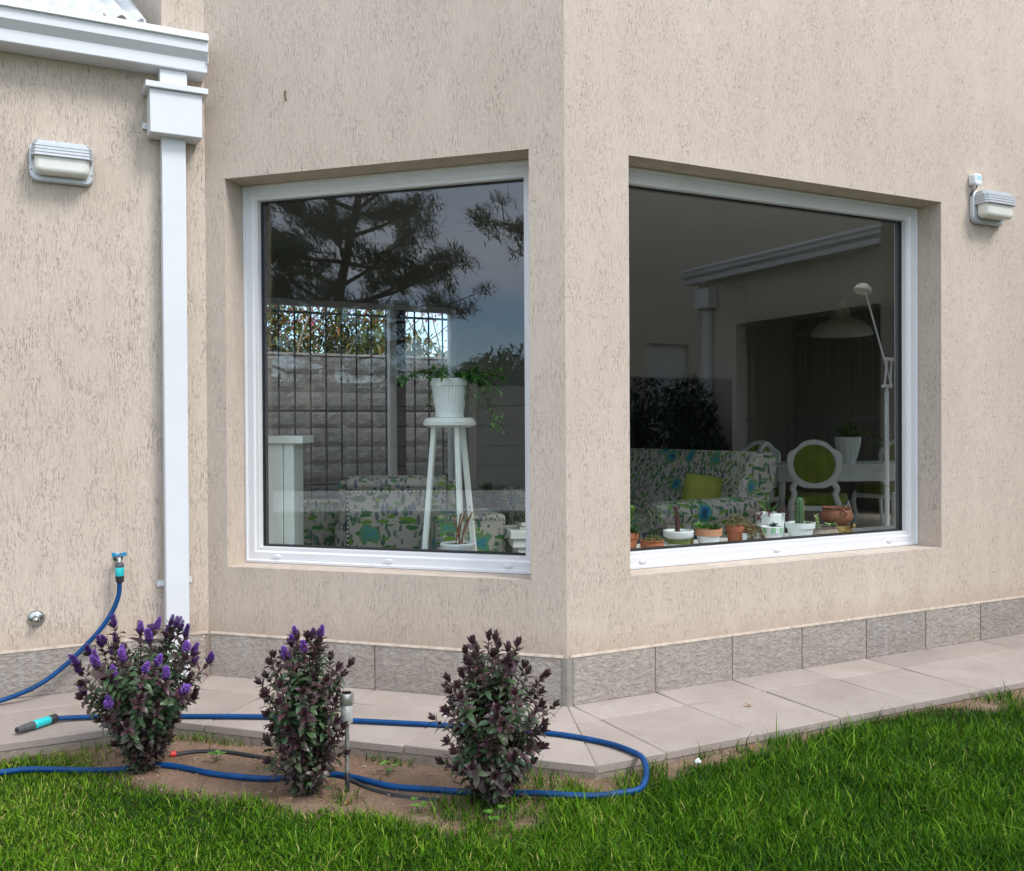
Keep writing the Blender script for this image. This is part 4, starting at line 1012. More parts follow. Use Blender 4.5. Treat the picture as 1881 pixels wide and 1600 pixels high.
cb = thing('white_cabinet', 'narrow white cabinet with thick top inside the left window', 'cabinet', (-0.80, 1.62, 0), math.radians(-24))
MB().box(-0.25, 0.155, -0.13, 0.25, 1.072, 1.112).build('top', 'white_wood', cb, bevel=0.004)
MB().box(-0.25, 0.050, -0.11, 0.23, 0.0, 1.07).build('carcass', 'white_wood', cb, bevel=0.003)
MB().box(0.053, 0.105, -0.105, 0.20, 0.0, 1.071).build('side_post', 'white_wood', cb, bevel=0.003)

# plant stand with fluted pot
ps = thing('plant_stand', 'tall white three-legged plant stand with round moulded top', 'plant stand', (-0.058, 1.059, 0))
MB().lathe([(0.10, 1.150), (0.118, 1.156), (0.133, 1.162), (0.135, 1.178), (0.128, 1.184), (0.124, 1.197), (0.110, 1.200)], 40).build('top', 'white_wood', ps, smooth=True, angle=30)
for dx, dy, px, py in ((-0.072, 0.030, -0.130, 0.062), (0.010, -0.070, 0.018, -0.105), (0.075, 0.012, 0.150, 0.004)):
    A = Vector((dx, dy, 1.155)); B = Vector((px, py, 0.35)); D = (B - A); B = A + D * (1.155 / 0.805)
    MB().tube([A, B], [0.0165, 0.0175], 4).build('leg', 'white_wood', ps)
def pot(name, label, loc, prof, mat, soil=None, n=28, mod=None, group='pots on the inner window sill', cat='flower pot'):
    t = thing(name, label, cat, loc, 0, group)
    r_, z_ = prof[-1]
    inn = [(r_ - 0.006, z_), (r_ - 0.010, z_ - 0.012)]
    o = MB().lathe(prof + inn, n, mod=mod).build('pot_wall', mat, t, smooth=True, angle=35)
    MB().lathe([(0.002, z_ - 0.010), (r_ - 0.009, z_ - 0.011)], n, closed=False).build('soil', 'potting_soil', t)
    return t
fp = pot('fluted_pot', 'white fluted plastic pot with trailing green plant on the plant stand', (-0.058, 1.059, 1.2005), [(0.070, 0), (0.073, 0.002), (0.073, 0.020), (0.071, 0.022), (0.072, 0.026), (0.090, 0.158), (0.096, 0.160), (0.100, 0.196)], 'white_pot', n=128, group='indoor pots',
         mod=lambda a, z: 1 - (0.035 * (0.5 + 0.5 * math.cos(32 * a)) if 0.023 < z < 0.159 else 0))
lv = Leaves(); st = MB(); rd = random.Random(4)
for k in range(26):
    a = rd.uniform(0, 6.28) if k < 10 else rd.uniform(-1.2, 0.9); l = rd.uniform(0.10, 0.34); drop = rd.uniform(-0.08, 0.30) if k > 6 else rd.uniform(-0.12, 0.02)
    pts = catmull([(0.03 * math.cos(a), 0.03 * math.sin(a), 0.18), (0.6 * l * math.cos(a), 0.6 * l * math.sin(a), 0.225 - 0.1 * drop), (l * math.cos(a), l * math.sin(a), 0.20 - drop)], 6)
    st.tube(pts, 0.0016, 4)
    for p in pts[3:]:
        for q in range(3):
            b_ = rd.uniform(0, 6.28); lv.add(p, (math.cos(b_), math.sin(b_), rd.uniform(-0.9, 0.3)), (0, 0, 1), rd.uniform(0.03, 0.055), rd.uniform(0.014, 0.022), rd.uniform(0.1, 0.9), 0.2)
st.build('stem', 'twig', fp, kind='stuff'); lv.build('foliage', 'green_leaf', fp)

bw = pot('white_bowl', 'low white bowl with a withered brown plant under the plant stand', (-0.075, 0.93, 0.455), [(0.055, 0), (0.062, 0.003), (0.076, 0.06), (0.080, 0.10), (0.086, 0.108), (0.087, 0.122), (0.082, 0.126)], 'white_pot', group='indoor pots')
lv = Leaves(); rd = random.Random(9)
for k in range(40):
    a = rd.uniform(0, 6.28); r = rd.uniform(0, 0.05); z = rd.uniform(0.12, 0.30)
    lv.add((r * math.cos(a) + (z - .12) * .35, r * math.sin(a), z), (math.cos(a), math.sin(a), rd.uniform(-0.4, 0.8)), (0, 0, 1), rd.uniform(0.02, 0.045), 0.010, rd.uniform(0.3, 1.0), 0.3)
lv.build('foliage', 'succulent', bw)
s_ = MB()
for k in range(6): s_.tube(catmull([(rd.uniform(-.02, .02), rd.uniform(-.02, .02), 0.10), (0.02 + .01 * k - .03, rd.uniform(-.02, .02), 0.19), (0.02 + .02 * k - .03, rd.uniform(-.03, .03), 0.27)], 4), 0.003, 5)
s_.build('stem', 'clay_brown', bw)
MB().box(-0.10, 0.10, -0.10, 0.10, -0.455, 0.0).build('plinth_block', 'white_wood', bw, bevel=0.004)

ll = pot('peace_lily', 'dark green peace lily in a dark pot behind the armchair', (0.62, 2.0, 0.50), [(0.05, 0), (0.055, 0.003), (0.085, 0.15), (0.088, 0.155)], 'grey_plastic', group='indoor pots', cat='pot plant')
lv = Leaves(); rd = random.Random(5)
for k in range(22):
    a = rd.uniform(0, 6.28); e = rd.uniform(0.3, 1.5); l = rd.uniform(0.10, 0.20)
    lv.add((0.02 * math.cos(a), 0.02 * math.sin(a), 0.14 + rd.uniform(0, .07)), (math.cos(a), math.sin(a), e), (0, 0, 1), l, l * 0.28, rd.random(), 0.45)
lv.build('foliage', 'dark_leaf', ll)
ft = thing('low_stool', 'small white stool carrying the dark leafy plant', 'stool', (0.62, 2.0, 0))
MB().lathe([(0.14, 0.465), (0.15, 0.47), (0.15, 0.496), (0.14, 0.499)], 24).build('top', 'white_wood', ft, smooth=True, angle=30)
for k in range(3):
    a = k * 2.094 + 0.4; MB().tube([(0.09 * math.cos(a), 0.09 * math.sin(a), 0.466), (0.13 * math.cos(a), 0.13 * math.sin(a), 0)], 0.014, 6).build('leg', 'white_wood', ft)

sd = thing('side_table', 'white side table with a tray by the corner of the left window', 'table', (0.55, 1.25, 0), math.radians(-20))
MB().box(-0.165, 0.24, -0.12, 0.20, 0.545, 0.590).build('top', 'white_wood', sd, bevel=0.003)
MB().box(-0.150, 0.22, -0.105, 0.18, 0.497, 0.543).build('apron', 'white_wood', sd, bevel=0.002)
for x in (-0.10, 0.18):
    for y in (-0.07, 0.15): MB().box(x - 0.02, x + 0.02, y - 0.02, y + 0.02, 0, 0.496).build('leg', 'white_wood', sd)
for k, (dz, mt, lb) in enumerate(((0.591, 'paper', 'cream paper book lying lowest on the white side table'), (0.611, 'sill_in', 'pale book lying on another on the side table'))):
    o = MB().box(-0.09, 0.09, -0.06, 0.07, 0, 0.019).build('book', mt, None, bevel=0.002); o.location = (0.53, 1.245, dz); o.rotation_euler = (0, 0, -0.35 + 0.1 * k); tag(o, lb, 'book', 'books on the side table')
tr = thing('dark_tray', 'dark rimmed tray on the books of the side table', 'tray', (0.53, 1.245, 0.631), -0.3)
MB().box(-0.09, 0.09, -0.055, 0.065, 0, 0.006).build('bottom', 'dark_wood', tr)
r_ = MB()
for x0, x1, y0, y1 in ((-.09, .09, -.061, -.055), (-.09, .09, .065, .071), (-.096, -.09, -.061, .071), (.09, .096, -.061, .071)): r_.box(x0, x1, y0, y1, 0, 0.026)
r_.build('rim', 'dark_wood', tr)
rope = MB().tube(catmull([(-.07, -.02, .018), (-.02, .03, .032), (.03, -.02, .036), (.07, .03, .02)], 6), 0.011, 8).build('handle', 'cactus_brown', tr, smooth=True)

# dining group
tb = thing('dining_table', 'white dining table with carved frieze behind the sofa', 'table', (5.75, 4.05, 0), math.radians(-25))
MB().box(-0.85, 0.95, -0.42, 0.45, 0.725, 0.755).build('top', 'white_wood', tb, bevel=0.004)
ap = MB().box(-0.78, 0.88, -0.36, 0.39, 0.60, 0.724).build('frieze', 'white_wood', tb)
MB().box(-0.80, 0.90, -0.38, 0.41, 0.578, 0.599).build('moulding', 'white_wood', tb)
cv = MB(); rd = random.Random(2)
for k in range(26):
    x = -0.74 + k * 0.063
    cv.ball((x, -0.362, 0.663 + 0.014 * math.sin(k * 1.7)), 0.024, 7, 4, (1, 0.35, 0.55), Matrix.Rotation(0.7 * math.sin(k * 2.3), 3, 'Y'))
cv.build('carving', 'white_wood', ap, smooth=True)
for x in (-0.72, 0.80):
    for y in (-0.31, 0.34): MB().lathe([(0.022, 0), (0.026, 0.1), (0.024, 0.35), (0.036, 0.5), (0.036, 0.578)], 12, (x, y, 0)).build('leg', 'white_wood', tb, smooth=True)

def dining_chair():
    t = thing('dining_chair', 'x', 'chair', (0, 0, 0), 0, 'white dining chairs with green velvet')
    hf = [(0.0, 0.548), (0.10, 0.556), (0.165, 0.610), (0.215, 0.71), (0.228, 0.80), (0.212, 0.870), (0.150, 0.915), (0.095, 0.968), (0.0, 0.992)]
    loop = hf + [(-x, z) for x, z in hf[-2:0:-1]]
    out = [(p.x, p.y) for p in catmull([(x, z, 0) for x, z in loop], 5, True)]
    n = len(out); cz = 0.765; vs = []; fs = []
    for x, z in out:
        a = math.atan2(z - cz, x); ix, iz = 0.176 * math.cos(a), cz + 0.172 * math.sin(a)
        if z > cz: iz = cz + 0.180 * math.sin(a)
        bow = lambda q: -0.22 - 0.10 * (0.05 - q * q) - 0.12 * (z - 0.5) * 0.6
        for (px, pz) in ((x, z), (ix, iz)):
            for d in (-0.02, 0.02): vs.append((px, bow(px) + d, pz))
    for i in range(n):
        a = i * 4; b = ((i + 1) % n) * 4
        fs += [(a, b, b + 1, a + 1), (a + 2, a + 3, b + 3, b + 2), (a, a + 2, b + 2, b), (a + 1, b + 1, b + 3, a + 3)]
    o = MB().add(vs, fs).build('back_frame', 'white_wood', t, bevel=0.007, seg=2); fix_normals(o)
    pv = []; pf = []
    for s in (-1, 1):
        base = len(pv); pv.append((0, -0.243 + s * 0.034, cz))
        for rr in (0.6, 1.0):
            for k in range(28):
                a = 2 * math.pi * k / 28; x = 0.178 * rr * math.cos(a); z = cz + 0.176 * rr * math.sin(a)
                pv.append((x, -0.225 - 0.10 * (0.05 - x * x) - 0.072 * (z - 0.5) + s * (0.028 if rr < 1 else 0.004), z))
        for k in range(28):
            l = (k + 1) % 28
            pf += [(base, base + 1 + k, base + 1 + l), (base + 1 + k, base + 29 + k, base + 29 + l, base + 1 + l)]
    o = MB().add(pv, pf).build('back_pad', 'green_velvet', t, smooth=True, angle=80)
    for s in (-1, 1):
        MB().tube(catmull([(s * 0.150, -0.226, 0.60), (s * 0.185, -0.222, 0.545), (s * 0.170, -0.215, 0.49), (s * 0.200, -0.215, 0.40)], 5), [0.026] * 16, 8).build('stile', 'white_wood', t, smooth=True)
        MB().tube(catmull([(s * 0.20, -0.215, 0.42), (s * 0.20, -0.225, 0.22), (s * 0.20, -0.27, 0.0)], 5), [0.024 - 0.001 * i for i in range(11)], 8).build('leg', 'white_wood', t, smooth=True)
        MB().tube(catmull([(s * 0.225, 0.215, 0.40), (s * 0.250, 0.245, 0.30), (s * 0.232, 0.225, 0.14), (s * 0.245, 0.245, 0.0)], 5), [0.034 - 0.0014 * i for i in range(16)], 8).build('leg', 'white_wood', t, smooth=True)
    soft_box('seat', 'green_velvet', t, -0.245, 0.245, -0.20, 0.255, 0.385, 0.480, 0.04)
    soft_box('apron', 'white_wood', t, -0.235, 0.235, -0.19, 0.245, 0.335, 0.384, 0.008)
    studs(t, [(-0.24, 0.258, 0.395), (0.24, 0.258, 0.395), (0.249, 0.2, 0.395), (0.249, -0.18, 0.395)], 0.006, 0.022)
    studs(t, [(0.170 * math.cos(k * .2618), -0.262 - 0.0, cz + 0.168 * math.sin(k * .2618)) for k in range(25)], 0.005, 0.02)
    return t
dc = dining_chair()
spots = (((4.80, 3.42), -50, 'green oval-backed dining chair standing free beyond the clay pot'),
         ((4.66, 4.34), 28, 'dining chair nearest the sofa, half hidden by its back'),
         ((5.05, 4.62), 118, 'dining chair behind another, its studded green back facing out'),
         ((6.72, 4.30), 100, 'dining chair at the table end behind the floor lamp'))
for i, ((x, y), a, lb) in enumerate(spots):
    c_ = dc if i == 0 else copy_tree(dc)
    c_.location = (x, y, 0); c_.rotation_euler = (0, 0, math.radians(a)); c_['label'] = lb
dc.scale = (1.08, 1.08, 1.03)

wp = pot('woven_pot', 'white basket-weave pot with leafy vine on the dining table', (5.615, 3.81, 0.7555), [(0.062, 0), (0.066, 0.003), (0.066, 0.022), (0.072, 0.030), (0.106, 0.170), (0.112, 0.185), (0.118, 0.246)], 'white_pot', n=96, group='indoor pots',
         mod=lambda a, z: 1 + (0.045 * (1 if (int(a / (2 * math.pi / 24)) + int(z / 0.03)) % 2 else -0.4) if z > 0.028 and z < 0.18 else 0))
lv = Leaves(); rd = random.Random(6)
for k in range(90):
    a = rd.uniform(0, 6.28); r = rd.uniform(0, 0.10); lv.add((r * math.cos(a), r * math.sin(a), 0.25 + rd.uniform(-0.02, 0.11) * (1 - r * 5)), (math.cos(a), math.sin(a), rd.uniform(-0.2, 1.2)), (0, 0, 1), rd.uniform(0.045, 0.075), rd.uniform(0.025, 0.038), rd.random(), 0.3)
for k in range(26):
    q = k / 26; lv.add((0.10 + 0.26 * q, -0.06 - 0.12 * q, 0.26 + 0.05 * math.sin(q * 9) - 0.05 * q), (rd.uniform(-1, 1), rd.uniform(-1, 1), rd.uniform(-.6, .6)), (0, 0, 1), 0.05, 0.028, rd.random(), 0.3)
lv.build('foliage', 'green_leaf', wp); wp.scale = (1.14, 1.14, 1.12)
MB().tube(catmull([(0.02, 0, 0.24), (0.10, -0.06, 0.27), (0.22, -0.12, 0.25), (0.36, -0.18, 0.20)], 6), 0.003, 5).build('stem', 'twig', wp)

fl = thing('floor_lamp', 'tall white balanced-arm floor lamp at the right of the window', 'floor lamp', (3.158, 1.143, 0))
MB().lathe([(0.13, 0), (0.13, 0.015), (0.02, 0.03)], 28).build('base', 'white_metal', fl, smooth=True, angle=30)
MB().tube([(0, 0, 0.02), (0, 0, 0.74)], 0.0155, 12).build('post', 'white_metal', fl, smooth=True)
MB().tube([(0, 0, 0.745), (0, 0, 1.372), (0, 0, 1.40)], [0.0150, 0.0150, 0.006], 12).build('upper_post', 'white_metal', fl, smooth=True)
MB().box(-0.040, 0.045, -0.014, 0.014, 1.398, 1.420).build('lower_joint', 'white_metal', fl, bevel=0.006)
for x0, x1 in ((-0.019, -0.001), (0.033, 0.010)):
    MB().tube([(x0, 0.01 * 0, 1.410), (x1 - 0.0 + (0.0 if x0 < 0 else 0.03), -0.004, 1.590)], 0.0062, 8).build('arm_rod', 'white_metal', fl, smooth=True)
MB().box(-0.018, 0.058, -0.014, 0.014, 1.578, 1.602).build('upper_joint', 'white_metal', fl, bevel=0.006)
MB().tube([(0.036, -0.010, 1.410), (-0.112, 0.072, 2.030)], 0.0065, 8).build('long_arm', 'white_metal', fl, smooth=True)
Mh = Matrix.Translation((-0.128, 0.080, 2.062)) @ Matrix.Rotation(0.35, 4, 'Y')
MB().lathe([(0.060, -0.022), (0.063, -0.016), (0.052, 0.010), (0.030, 0.030), (0.010, 0.038)], 24, M=Mh).build('lamp_head', 'shade_cream', fl, smooth=True)
MB().lathe([(0.030, -0.024), (0.026, -0.012)], 18, M=Mh).build('bulb', 'lamp_glass', fl, smooth=True)
MB().tube([(-0.112, 0.072, 2.020), (-0.119, 0.076, 2.050)], 0.013, 10).build('head_joint', 'steel', fl, smooth=True)

pl = thing('pendant_lamp', 'cream bell-shaped pendant lamp hanging over the dining table', 'pendant lamp', (5.50, 3.775, 0))
MB().lathe([(0.300, 2.072), (0.306, 2.078), (0.300, 2.090), (0.275, 2.15), (0.215, 2.205), (0.125, 2.235), (0.088, 2.26), (0.075, 2.34), (0.055, 2.385), (0.030, 2.395)], 40).build('shade', 'shade_cream', pl, smooth=True, angle=60)
MB().lathe([(0.028, 2.39), (0.026, 2.44), (0.012, 2.455)], 14).build('cap', 'white_metal', pl, smooth=True)
MB().tube([(0, 0, 2.45), (0, 0, 2.719)], 0.004, 6).build('cord', 'white_metal', pl)

tv = thing('wall_television', 'large black flat screen on the wall beyond the sofa', 'television', (4.40, FAR_Y, 0))
MB().box(-0.68, 0.66, -0.055, -0.004, 0.86, 1.675).build('casing', 'black_plastic', tv, bevel=0.006)
MB().box(-0.665, 0.645, -0.058, -0.0555, 0.875, 1.660).build('screen', 'screen_black', tv)

# ---- pots on the inner sill, from the corner outwards
SZ = 0.5565
def sill_pot(name, label, x, y, prof, mat, **k): return pot(name, label, (x, y, SZ), prof, mat, **k)
def tpot(r, h, lip=0.03): return [(r * 0.70, 0), (r * 0.73, 0.002), (r * 0.92, h - lip), (r * 0.92, h - lip + 0.001), (r * 1.02, h - lip + 0.002), (r * 1.05, h)]
rd = random.Random(12)
def rosette(parent, mat, c, n, l, w, el=(0.2, 1.2), tint=(0, 1), seed=1, spread=0.01, name='foliage'):
    q = random.Random(seed); lv = Leaves()
    for k in range(n):
        a = k * 2.4 + q.uniform(-.3, .3); e = q.uniform(*el); r = q.uniform(0, spread)
        lv.add((c[0] + r * math.cos(a), c[1] + r * math.sin(a), c[2]), (math.cos(a), math.sin(a), e), (0, 0, 1), l * q.uniform(0.7, 1.1), w, q.uniform(*tint), 0.15)
    return lv.build(name, mat, parent)
def beads(parent, mat, c, n, r, spread, seed, hgt=0.02, tint=None):
    q = random.Random(seed); lv = Leaves()
    for k in range(n):
        a = q.uniform(0, 6.28); rr = spread * math.sqrt(q.random()); z = hgt * (1 - (rr / spread) ** 2) * q.uniform(0.5, 1.1)
        for j in range(5):
            b = j * 1.26 + q.random(); lv.add((c[0] + rr * math.cos(a), c[1] + rr * math.sin(a), c[2] + z), (math.cos(b), math.sin(b), q.uniform(0.5, 1.6)), (0, 0, 1), r * q.uniform(1.2, 2.0), r * 0.9, q.uniform(*(tint or (0, 0.7))), -0.2)
    return lv.build('foliage', mat, parent)

p = sill_pot('terracotta_pot', 'terracotta pot with tall bright green succulent next to the corner', 0.575, 0.40, tpot(0.050, 0.090), 'terracotta')
rosette(p, 'green_leaf', (0, 0, 0.088), 26, 0.075, 0.024, (0.1, 0.9), (0.0, 0.5), 3)
lv = Leaves(); q = random.Random(4)
for k in range(60):
    t = k / 60; a = k * 2.4; lv.add((0.02 * t, -0.01 * t, 0.09 + 0.115 * t), (math.cos(a), math.sin(a), 0.7), (0, 0, 1), 0.030 * (1 - 0.3 * t) + (0.012 if t > .8 else 0), 0.012, 0.75 + 0.25 * t, 0.1)
lv.build('flower_stalk', 'green_leaf', p)
p = sill_pot('terracotta_pot', 'small round terracotta pot full of beige stonecrop', 0.668, 0.335, [(0.040, 0), (0.050, 0.006), (0.056, 0.03), (0.053, 0.045), (0.058, 0.050), (0.059, 0.056)], 'terracotta')
beads(p, 'succulent', (0, 0, 0.05), 55, 0.007, 0.052, 7, 0.022, (0, 0.6))
p = sill_pot('striped_pot', 'white pot with olive green band and a thin brown cactus', 0.842, 0.36, [(0.046, 0), (0.049, 0.002), (0.052, 0.024)] + [(0.0535, 0.026), (0.059, 0.050), (0.0595, 0.058), (0.070, 0.0585), (0.072, 0.061), (0.074, 0.086), (0.072, 0.089)], 'white_pot')
MB().lathe([(0.0545, 0.0265), (0.0598, 0.051)], 28, closed=False).build('painted_band', 'olive', p, smooth=True)
lv = Leaves(); q = random.Random(8)
cm = MB(); pts = catmull([(-0.004, 0, 0.08), (-0.002, 0, 0.13), (-0.010, 0, 0.178), (-0.018, 0, 0.205)], 6); cm.tube(pts, [0.0125, 0.0125, .012, .012, .012, .0115, .0115, .011, .011, .0105, .010, .010, .0095, .009, .0085, .008, .0075, .006, .004], 5); 
for k in range(60):
    c_ = pts[q.randint(0, len(pts) - 1)]; a = q.uniform(0, 6.28); cm.tube([c_ + Vector((.010 * math.cos(a), .010 * math.sin(a), 0)), c_ + Vector((.018 * math.cos(a), .018 * math.sin(a), .004))], [0.0022, 0.0005], 4)
cm.build('cactus', 'cactus_brown', p, smooth=True)
o = MB().lathe([(0.055, 0), (0.060, 0.004), (0.062, 0.02), (0.064, 0.04), (0.062, 0.058), (0.056, 0.060)], 40, mod=lambda a, z: 1 + 0.02 * math.sin(16 * a + (int(z / 0.011) % 2) * 3.14)).build('straw_basket', 'straw', None, smooth=True)
o.location = (0.965, 0.50, SZ); tag(o, 'little round straw basket between two white pots on the sill', 'basket')
p = sill_pot('terracotta_pot', 'white-bodied pot with bare terracotta rim and leafy sprigs', 1.034, 0.37, tpot(0.064, 0.084, 0.032)[:4], 'white_pot')
MB().lathe([(0.0590, 0.0535), (0.0655, 0.0535), (0.0675, 0.086), (0.061, 0.086), (0.058, 0.074)], 28, closed=False).build('rim', 'terracotta_pale', p, smooth=True, angle=35)
for k, (dx, dz, n, ti) in enumerate(((-0.045, 0.085, 14, (0.4, 0.9)), (-0.01, 0.085, 10, (0.3, 0.8)), (0.03, 0.080, 14, (0, 0.4)))): rosette(p, 'green_leaf', (dx, 0, dz), n, 0.055, 0.018, (0.2, 1.5), ti, 30 + k, 0.02)
p = sill_pot('terracotta_pot', 'brown pot in a white holder overgrown by trailing reddish succulent', 1.228, 0.36, [(0.058, 0), (0.060, 0.002), (0.068, 0.066), (0.072, 0.068), (0.072, 0.090), (0.070, 0.092)], 'terracotta')
o = MB().prism([(-0.048, 0.004), (0.062, 0.004), (0.066, 0.062), (-0.050, 0.062)], lambda u, w, d: Vector((u, d, w)), -0.082, -0.070).build('white_plaque', 'white_pot', p); fix_normals(o)
beads(p, 'succulent', (-0.01, 0, 0.088), 80, 0.008, 0.066, 17, 0.050, (0.1, 1.0))
lv = Leaves(); q = random.Random(18); st = MB()
for k in range(11):
    x0 = q.uniform(-0.03, 0.07); ln = q.uniform(0.04, 0.085); dx = q.uniform(-.02, .06)
    pts = catmull([(x0, -0.06, 0.09), (x0 + dx * .4, -0.088, 0.085), (x0 + dx, -0.094, 0.088 - ln)], 5); st.tube(pts, 0.0014, 4)
    for c_ in pts[2:]:
        for j in range(4): lv.add(c_, (q.uniform(-1, 1), q.uniform(-1, .2), q.uniform(-.7, .5)), (0, 0, 1), 0.014, 0.008, q.uniform(0.3, 1), 0.1)
lv.build('trailing_foliage', 'succulent', p); st.build('trailing_stem', 'maroon_leaf', p, kind='stuff')
p = sill_pot('striped_pot', 'small white pot with mint chequered rim', 1.421, 0.345, [(0.040, 0), (0.043, 0.002), (0.052, 0.045), (0.056, 0.046), (0.059, 0.078), (0.057, 0.080)], 'white_pot')
for k in range(8):
    m_ = MB(); vs = []
    for j in range(5):
        a = k * math.pi / 4 + j * math.pi / 32
        for r__, z__ in ((0.0566, 0.047), (0.0596, 0.077)): vs.append((r__ * math.cos(a), r__ * math.sin(a), z__))
    m_.add(vs, [(2 * j, 2 * j + 2, 2 * j + 3, 2 * j + 1) for j in range(4)]); m_.build('mint_square', 'mint', p)
rosette(p, 'dark_leaf', (0.01, 0, 0.075), 16, 0.035, 0.012, (0.3, 1.6), (0, 1), 40, 0.02)
p = sill_pot('white_vase', 'tall plain white pot with drooping maroon succulent', 1.525, 0.47, [(0.070, 0), (0.073, 0.003), (0.074, 0.10), (0.076, 0.132), (0.074, 0.135)], 'white_pot')
lv = Leaves(); q = random.Random(50)
for k in range(34):
    a = q.uniform(0, 6.28); lv.add((0.05 * math.cos(a), 0.05 * math.sin(a), 0.142), (math.cos(a), math.sin(a), q.uniform(-1.3, 0.6)), (0, 0, 1), q.uniform(0.05, 0.085), 0.013, q.random(), 0.35)
lv.build('foliage', 'maroon_leaf', p)
rosette(p, 'green_leaf', (-0.01, 0, 0.14), 12, 0.07, 0.008, (0.6, 2.0), (0.3, 0.8), 52, 0.03, 'sprigs')
p = sill_pot('white_pot', 'plain white tapered pot with upright green column cactus', 1.629, 0.36, tpot(0.074, 0.088, 0.030), 'white_pot')
MB().lathe([(0.019, 0.07), (0.020, 0.10), (0.020, 0.16), (0.018, 0.205), (0.012, 0.216), (0.003, 0.220)], 36, (-0.006, 0, 0), mod=lambda a, z: 1 + 0.13 * math.cos(9 * a)).build('cactus', 'cactus', p, smooth=True, angle=80)
sp = MB(); q = random.Random(60)
for k in range(130):
    a = (k % 9) * 2 * math.pi / 9 + 0.0; z = 0.085 + 0.125 * (k // 9) / 14; d = Vector((math.cos(a + q.uniform(-.4, .4)), math.sin(a + q.uniform(-.4, .4)), q.uniform(-.4, .6)))
    b_ = Vector((-0.006 + 0.0215 * math.cos(a), 0.0215 * math.sin(a), z)); sp.tube([b_, b_ + d * 0.009], [0.0009, 0.0003], 3)
sp.build('spines', 'straw', p, kind='stuff')
rosette(p, 'green_leaf', (0.042, -0.01, 0.08), 8, 0.022, 0.014, (0.5, 1.6), (0.3, 0.7), 62, 0.008)
p = sill_pot('stone_bowl', 'wide grey stone bowl with pale green succulents', 1.812, 0.39, [(0.088, 0), (0.092, 0.004), (0.086, 0.025), (0.074, 0.046), (0.078, 0.054), (0.084, 0.058)], 'stone_grey')
rosette(p, 'pale_succulent', (0.045, -0.02, 0.054), 16, 0.034, 0.022, (0.2, 1.2), (0, 0.5), 70, 0.02)
lv = Leaves(); q = random.Random(71)
for k in range(22):
    t = k / 22; a = k * 2.4; lv.add((-0.045 - 0.016 * t, -0.02, 0.052 + 0.062 * t), (math.cos(a), math.sin(a), 0.8), (0, 0, 1), 0.022, 0.012, 0.5 + 0.5 * t, 0)
lv.build('sprig', 'pale_succulent', p)
br = thing('brass_burner', 'low brass burner with ring handle under the clay pot', 'burner', (1.960, 0.42, SZ))
MB().lathe([(0.074, 0), (0.078, 0.004), (0.076, 0.030), (0.064, 0.034), (0.062, 0.052), (0.058, 0.054)], 30).build('drum', 'brass', br, smooth=True, angle=35)
MB().tube(catmull([(-0.035, -0.084, 0.006), (-0.025, -0.086, 0.022), (0.0, -0.087, 0.028), (0.025, -0.086, 0.022), (0.035, -0.084, 0.006)], 5), 0.0035, 7).build('handle', 'brass', br, smooth=True)
MB().ball((0.070, -0.045, 0.048), 0.013, 10, 7).build('knob', 'brass', br, smooth=True)
p = pot('clay_pot', 'bulbous brown clay pot with twisted handle on the brass burner', (1.950, 0.42, SZ + 0.0545), [(0.045, 0), (0.062, 0.008), (0.084, 0.034), (0.086, 0.050), (0.074, 0.078), (0.070, 0.084), (0.078, 0.092), (0.079, 0.096)], 'clay_brown')
MB().tube(catmull([(-0.030, -0.076, 0.090), (-0.034, -0.092, 0.080), (-0.026, -0.094, 0.066), (-0.020, -0.084, 0.060)], 5), 0.006, 7).build('handle', 'clay_brown', p, smooth=True)
MB().ball((-0.016, -0.080, 0.098), 0.008, 8, 5).build('knob', 'clay_brown', p, smooth=True)

# ================================================================== BEYOND THE ROOM: block wall and flowering hedge
bwall = thing('block_wall', 'grey split-face block garden wall outside the barred far window', 'garden wall', (0, 6.60, 0))
MB().box(-2.6, 6.0, 0.012, 0.20, -0.1, 1.925).build('mortar_core', 'mortar', bwall)
MB().box(-2.6, 6.0, -0.01, 0.21, 1.926, 1.950).build('coping', 'cement_grey', bwall)
bm_ = None
variants = []
for v in range(4):
    rr = random.Random(100 + v); nu, nw = 9, 5; vs = []; fs = []
    for j in range(nw):
        for i in range(nu):
            e = i in (0, nu - 1) or j in (0, nw - 1)
            vs.append((0.392 * i / (nu - 1), 0.006 if e else -0.003 - rr.uniform(0, 0.011), 0.187 * j / (nw - 1)))
    for j in range(nw - 1):
        for i in range(nu - 1): fs.append((j * nu + i, j * nu + i + 1, (j + 1) * nu + i + 1, (j + 1) * nu + i))
    k0 = len(vs); vs += [(0, 0.02, 0), (0.392, 0.02, 0), (0.392, 0.02, 0.187), (0, 0.02, 0.187)]
    cr = [0, nu - 1, nu * nw - 1, nu * (nw - 1)]
    for q in range(4): fs.append((cr[q], k0 + q, k0 + (q + 1) % 4, cr[(q + 1) % 4]))
    me = bpy.data.meshes.new('block'); me.from_pydata(vs, [], fs); me.update(); me.materials.append(MAT['split_block']); variants.append(me)
for c_ in range(10):
    for k in range(12):
        x = -1.3 + k * 0.4 + (0.2 if c_ % 2 else 0)
        if x > 3.4: continue
        o = bpy.data.objects.new('block', random.choice(variants)); COL.objects.link(o); o.parent = bwall; o.location = (x, 0, 0.004 + c_ * 0.1925 - 0.004)

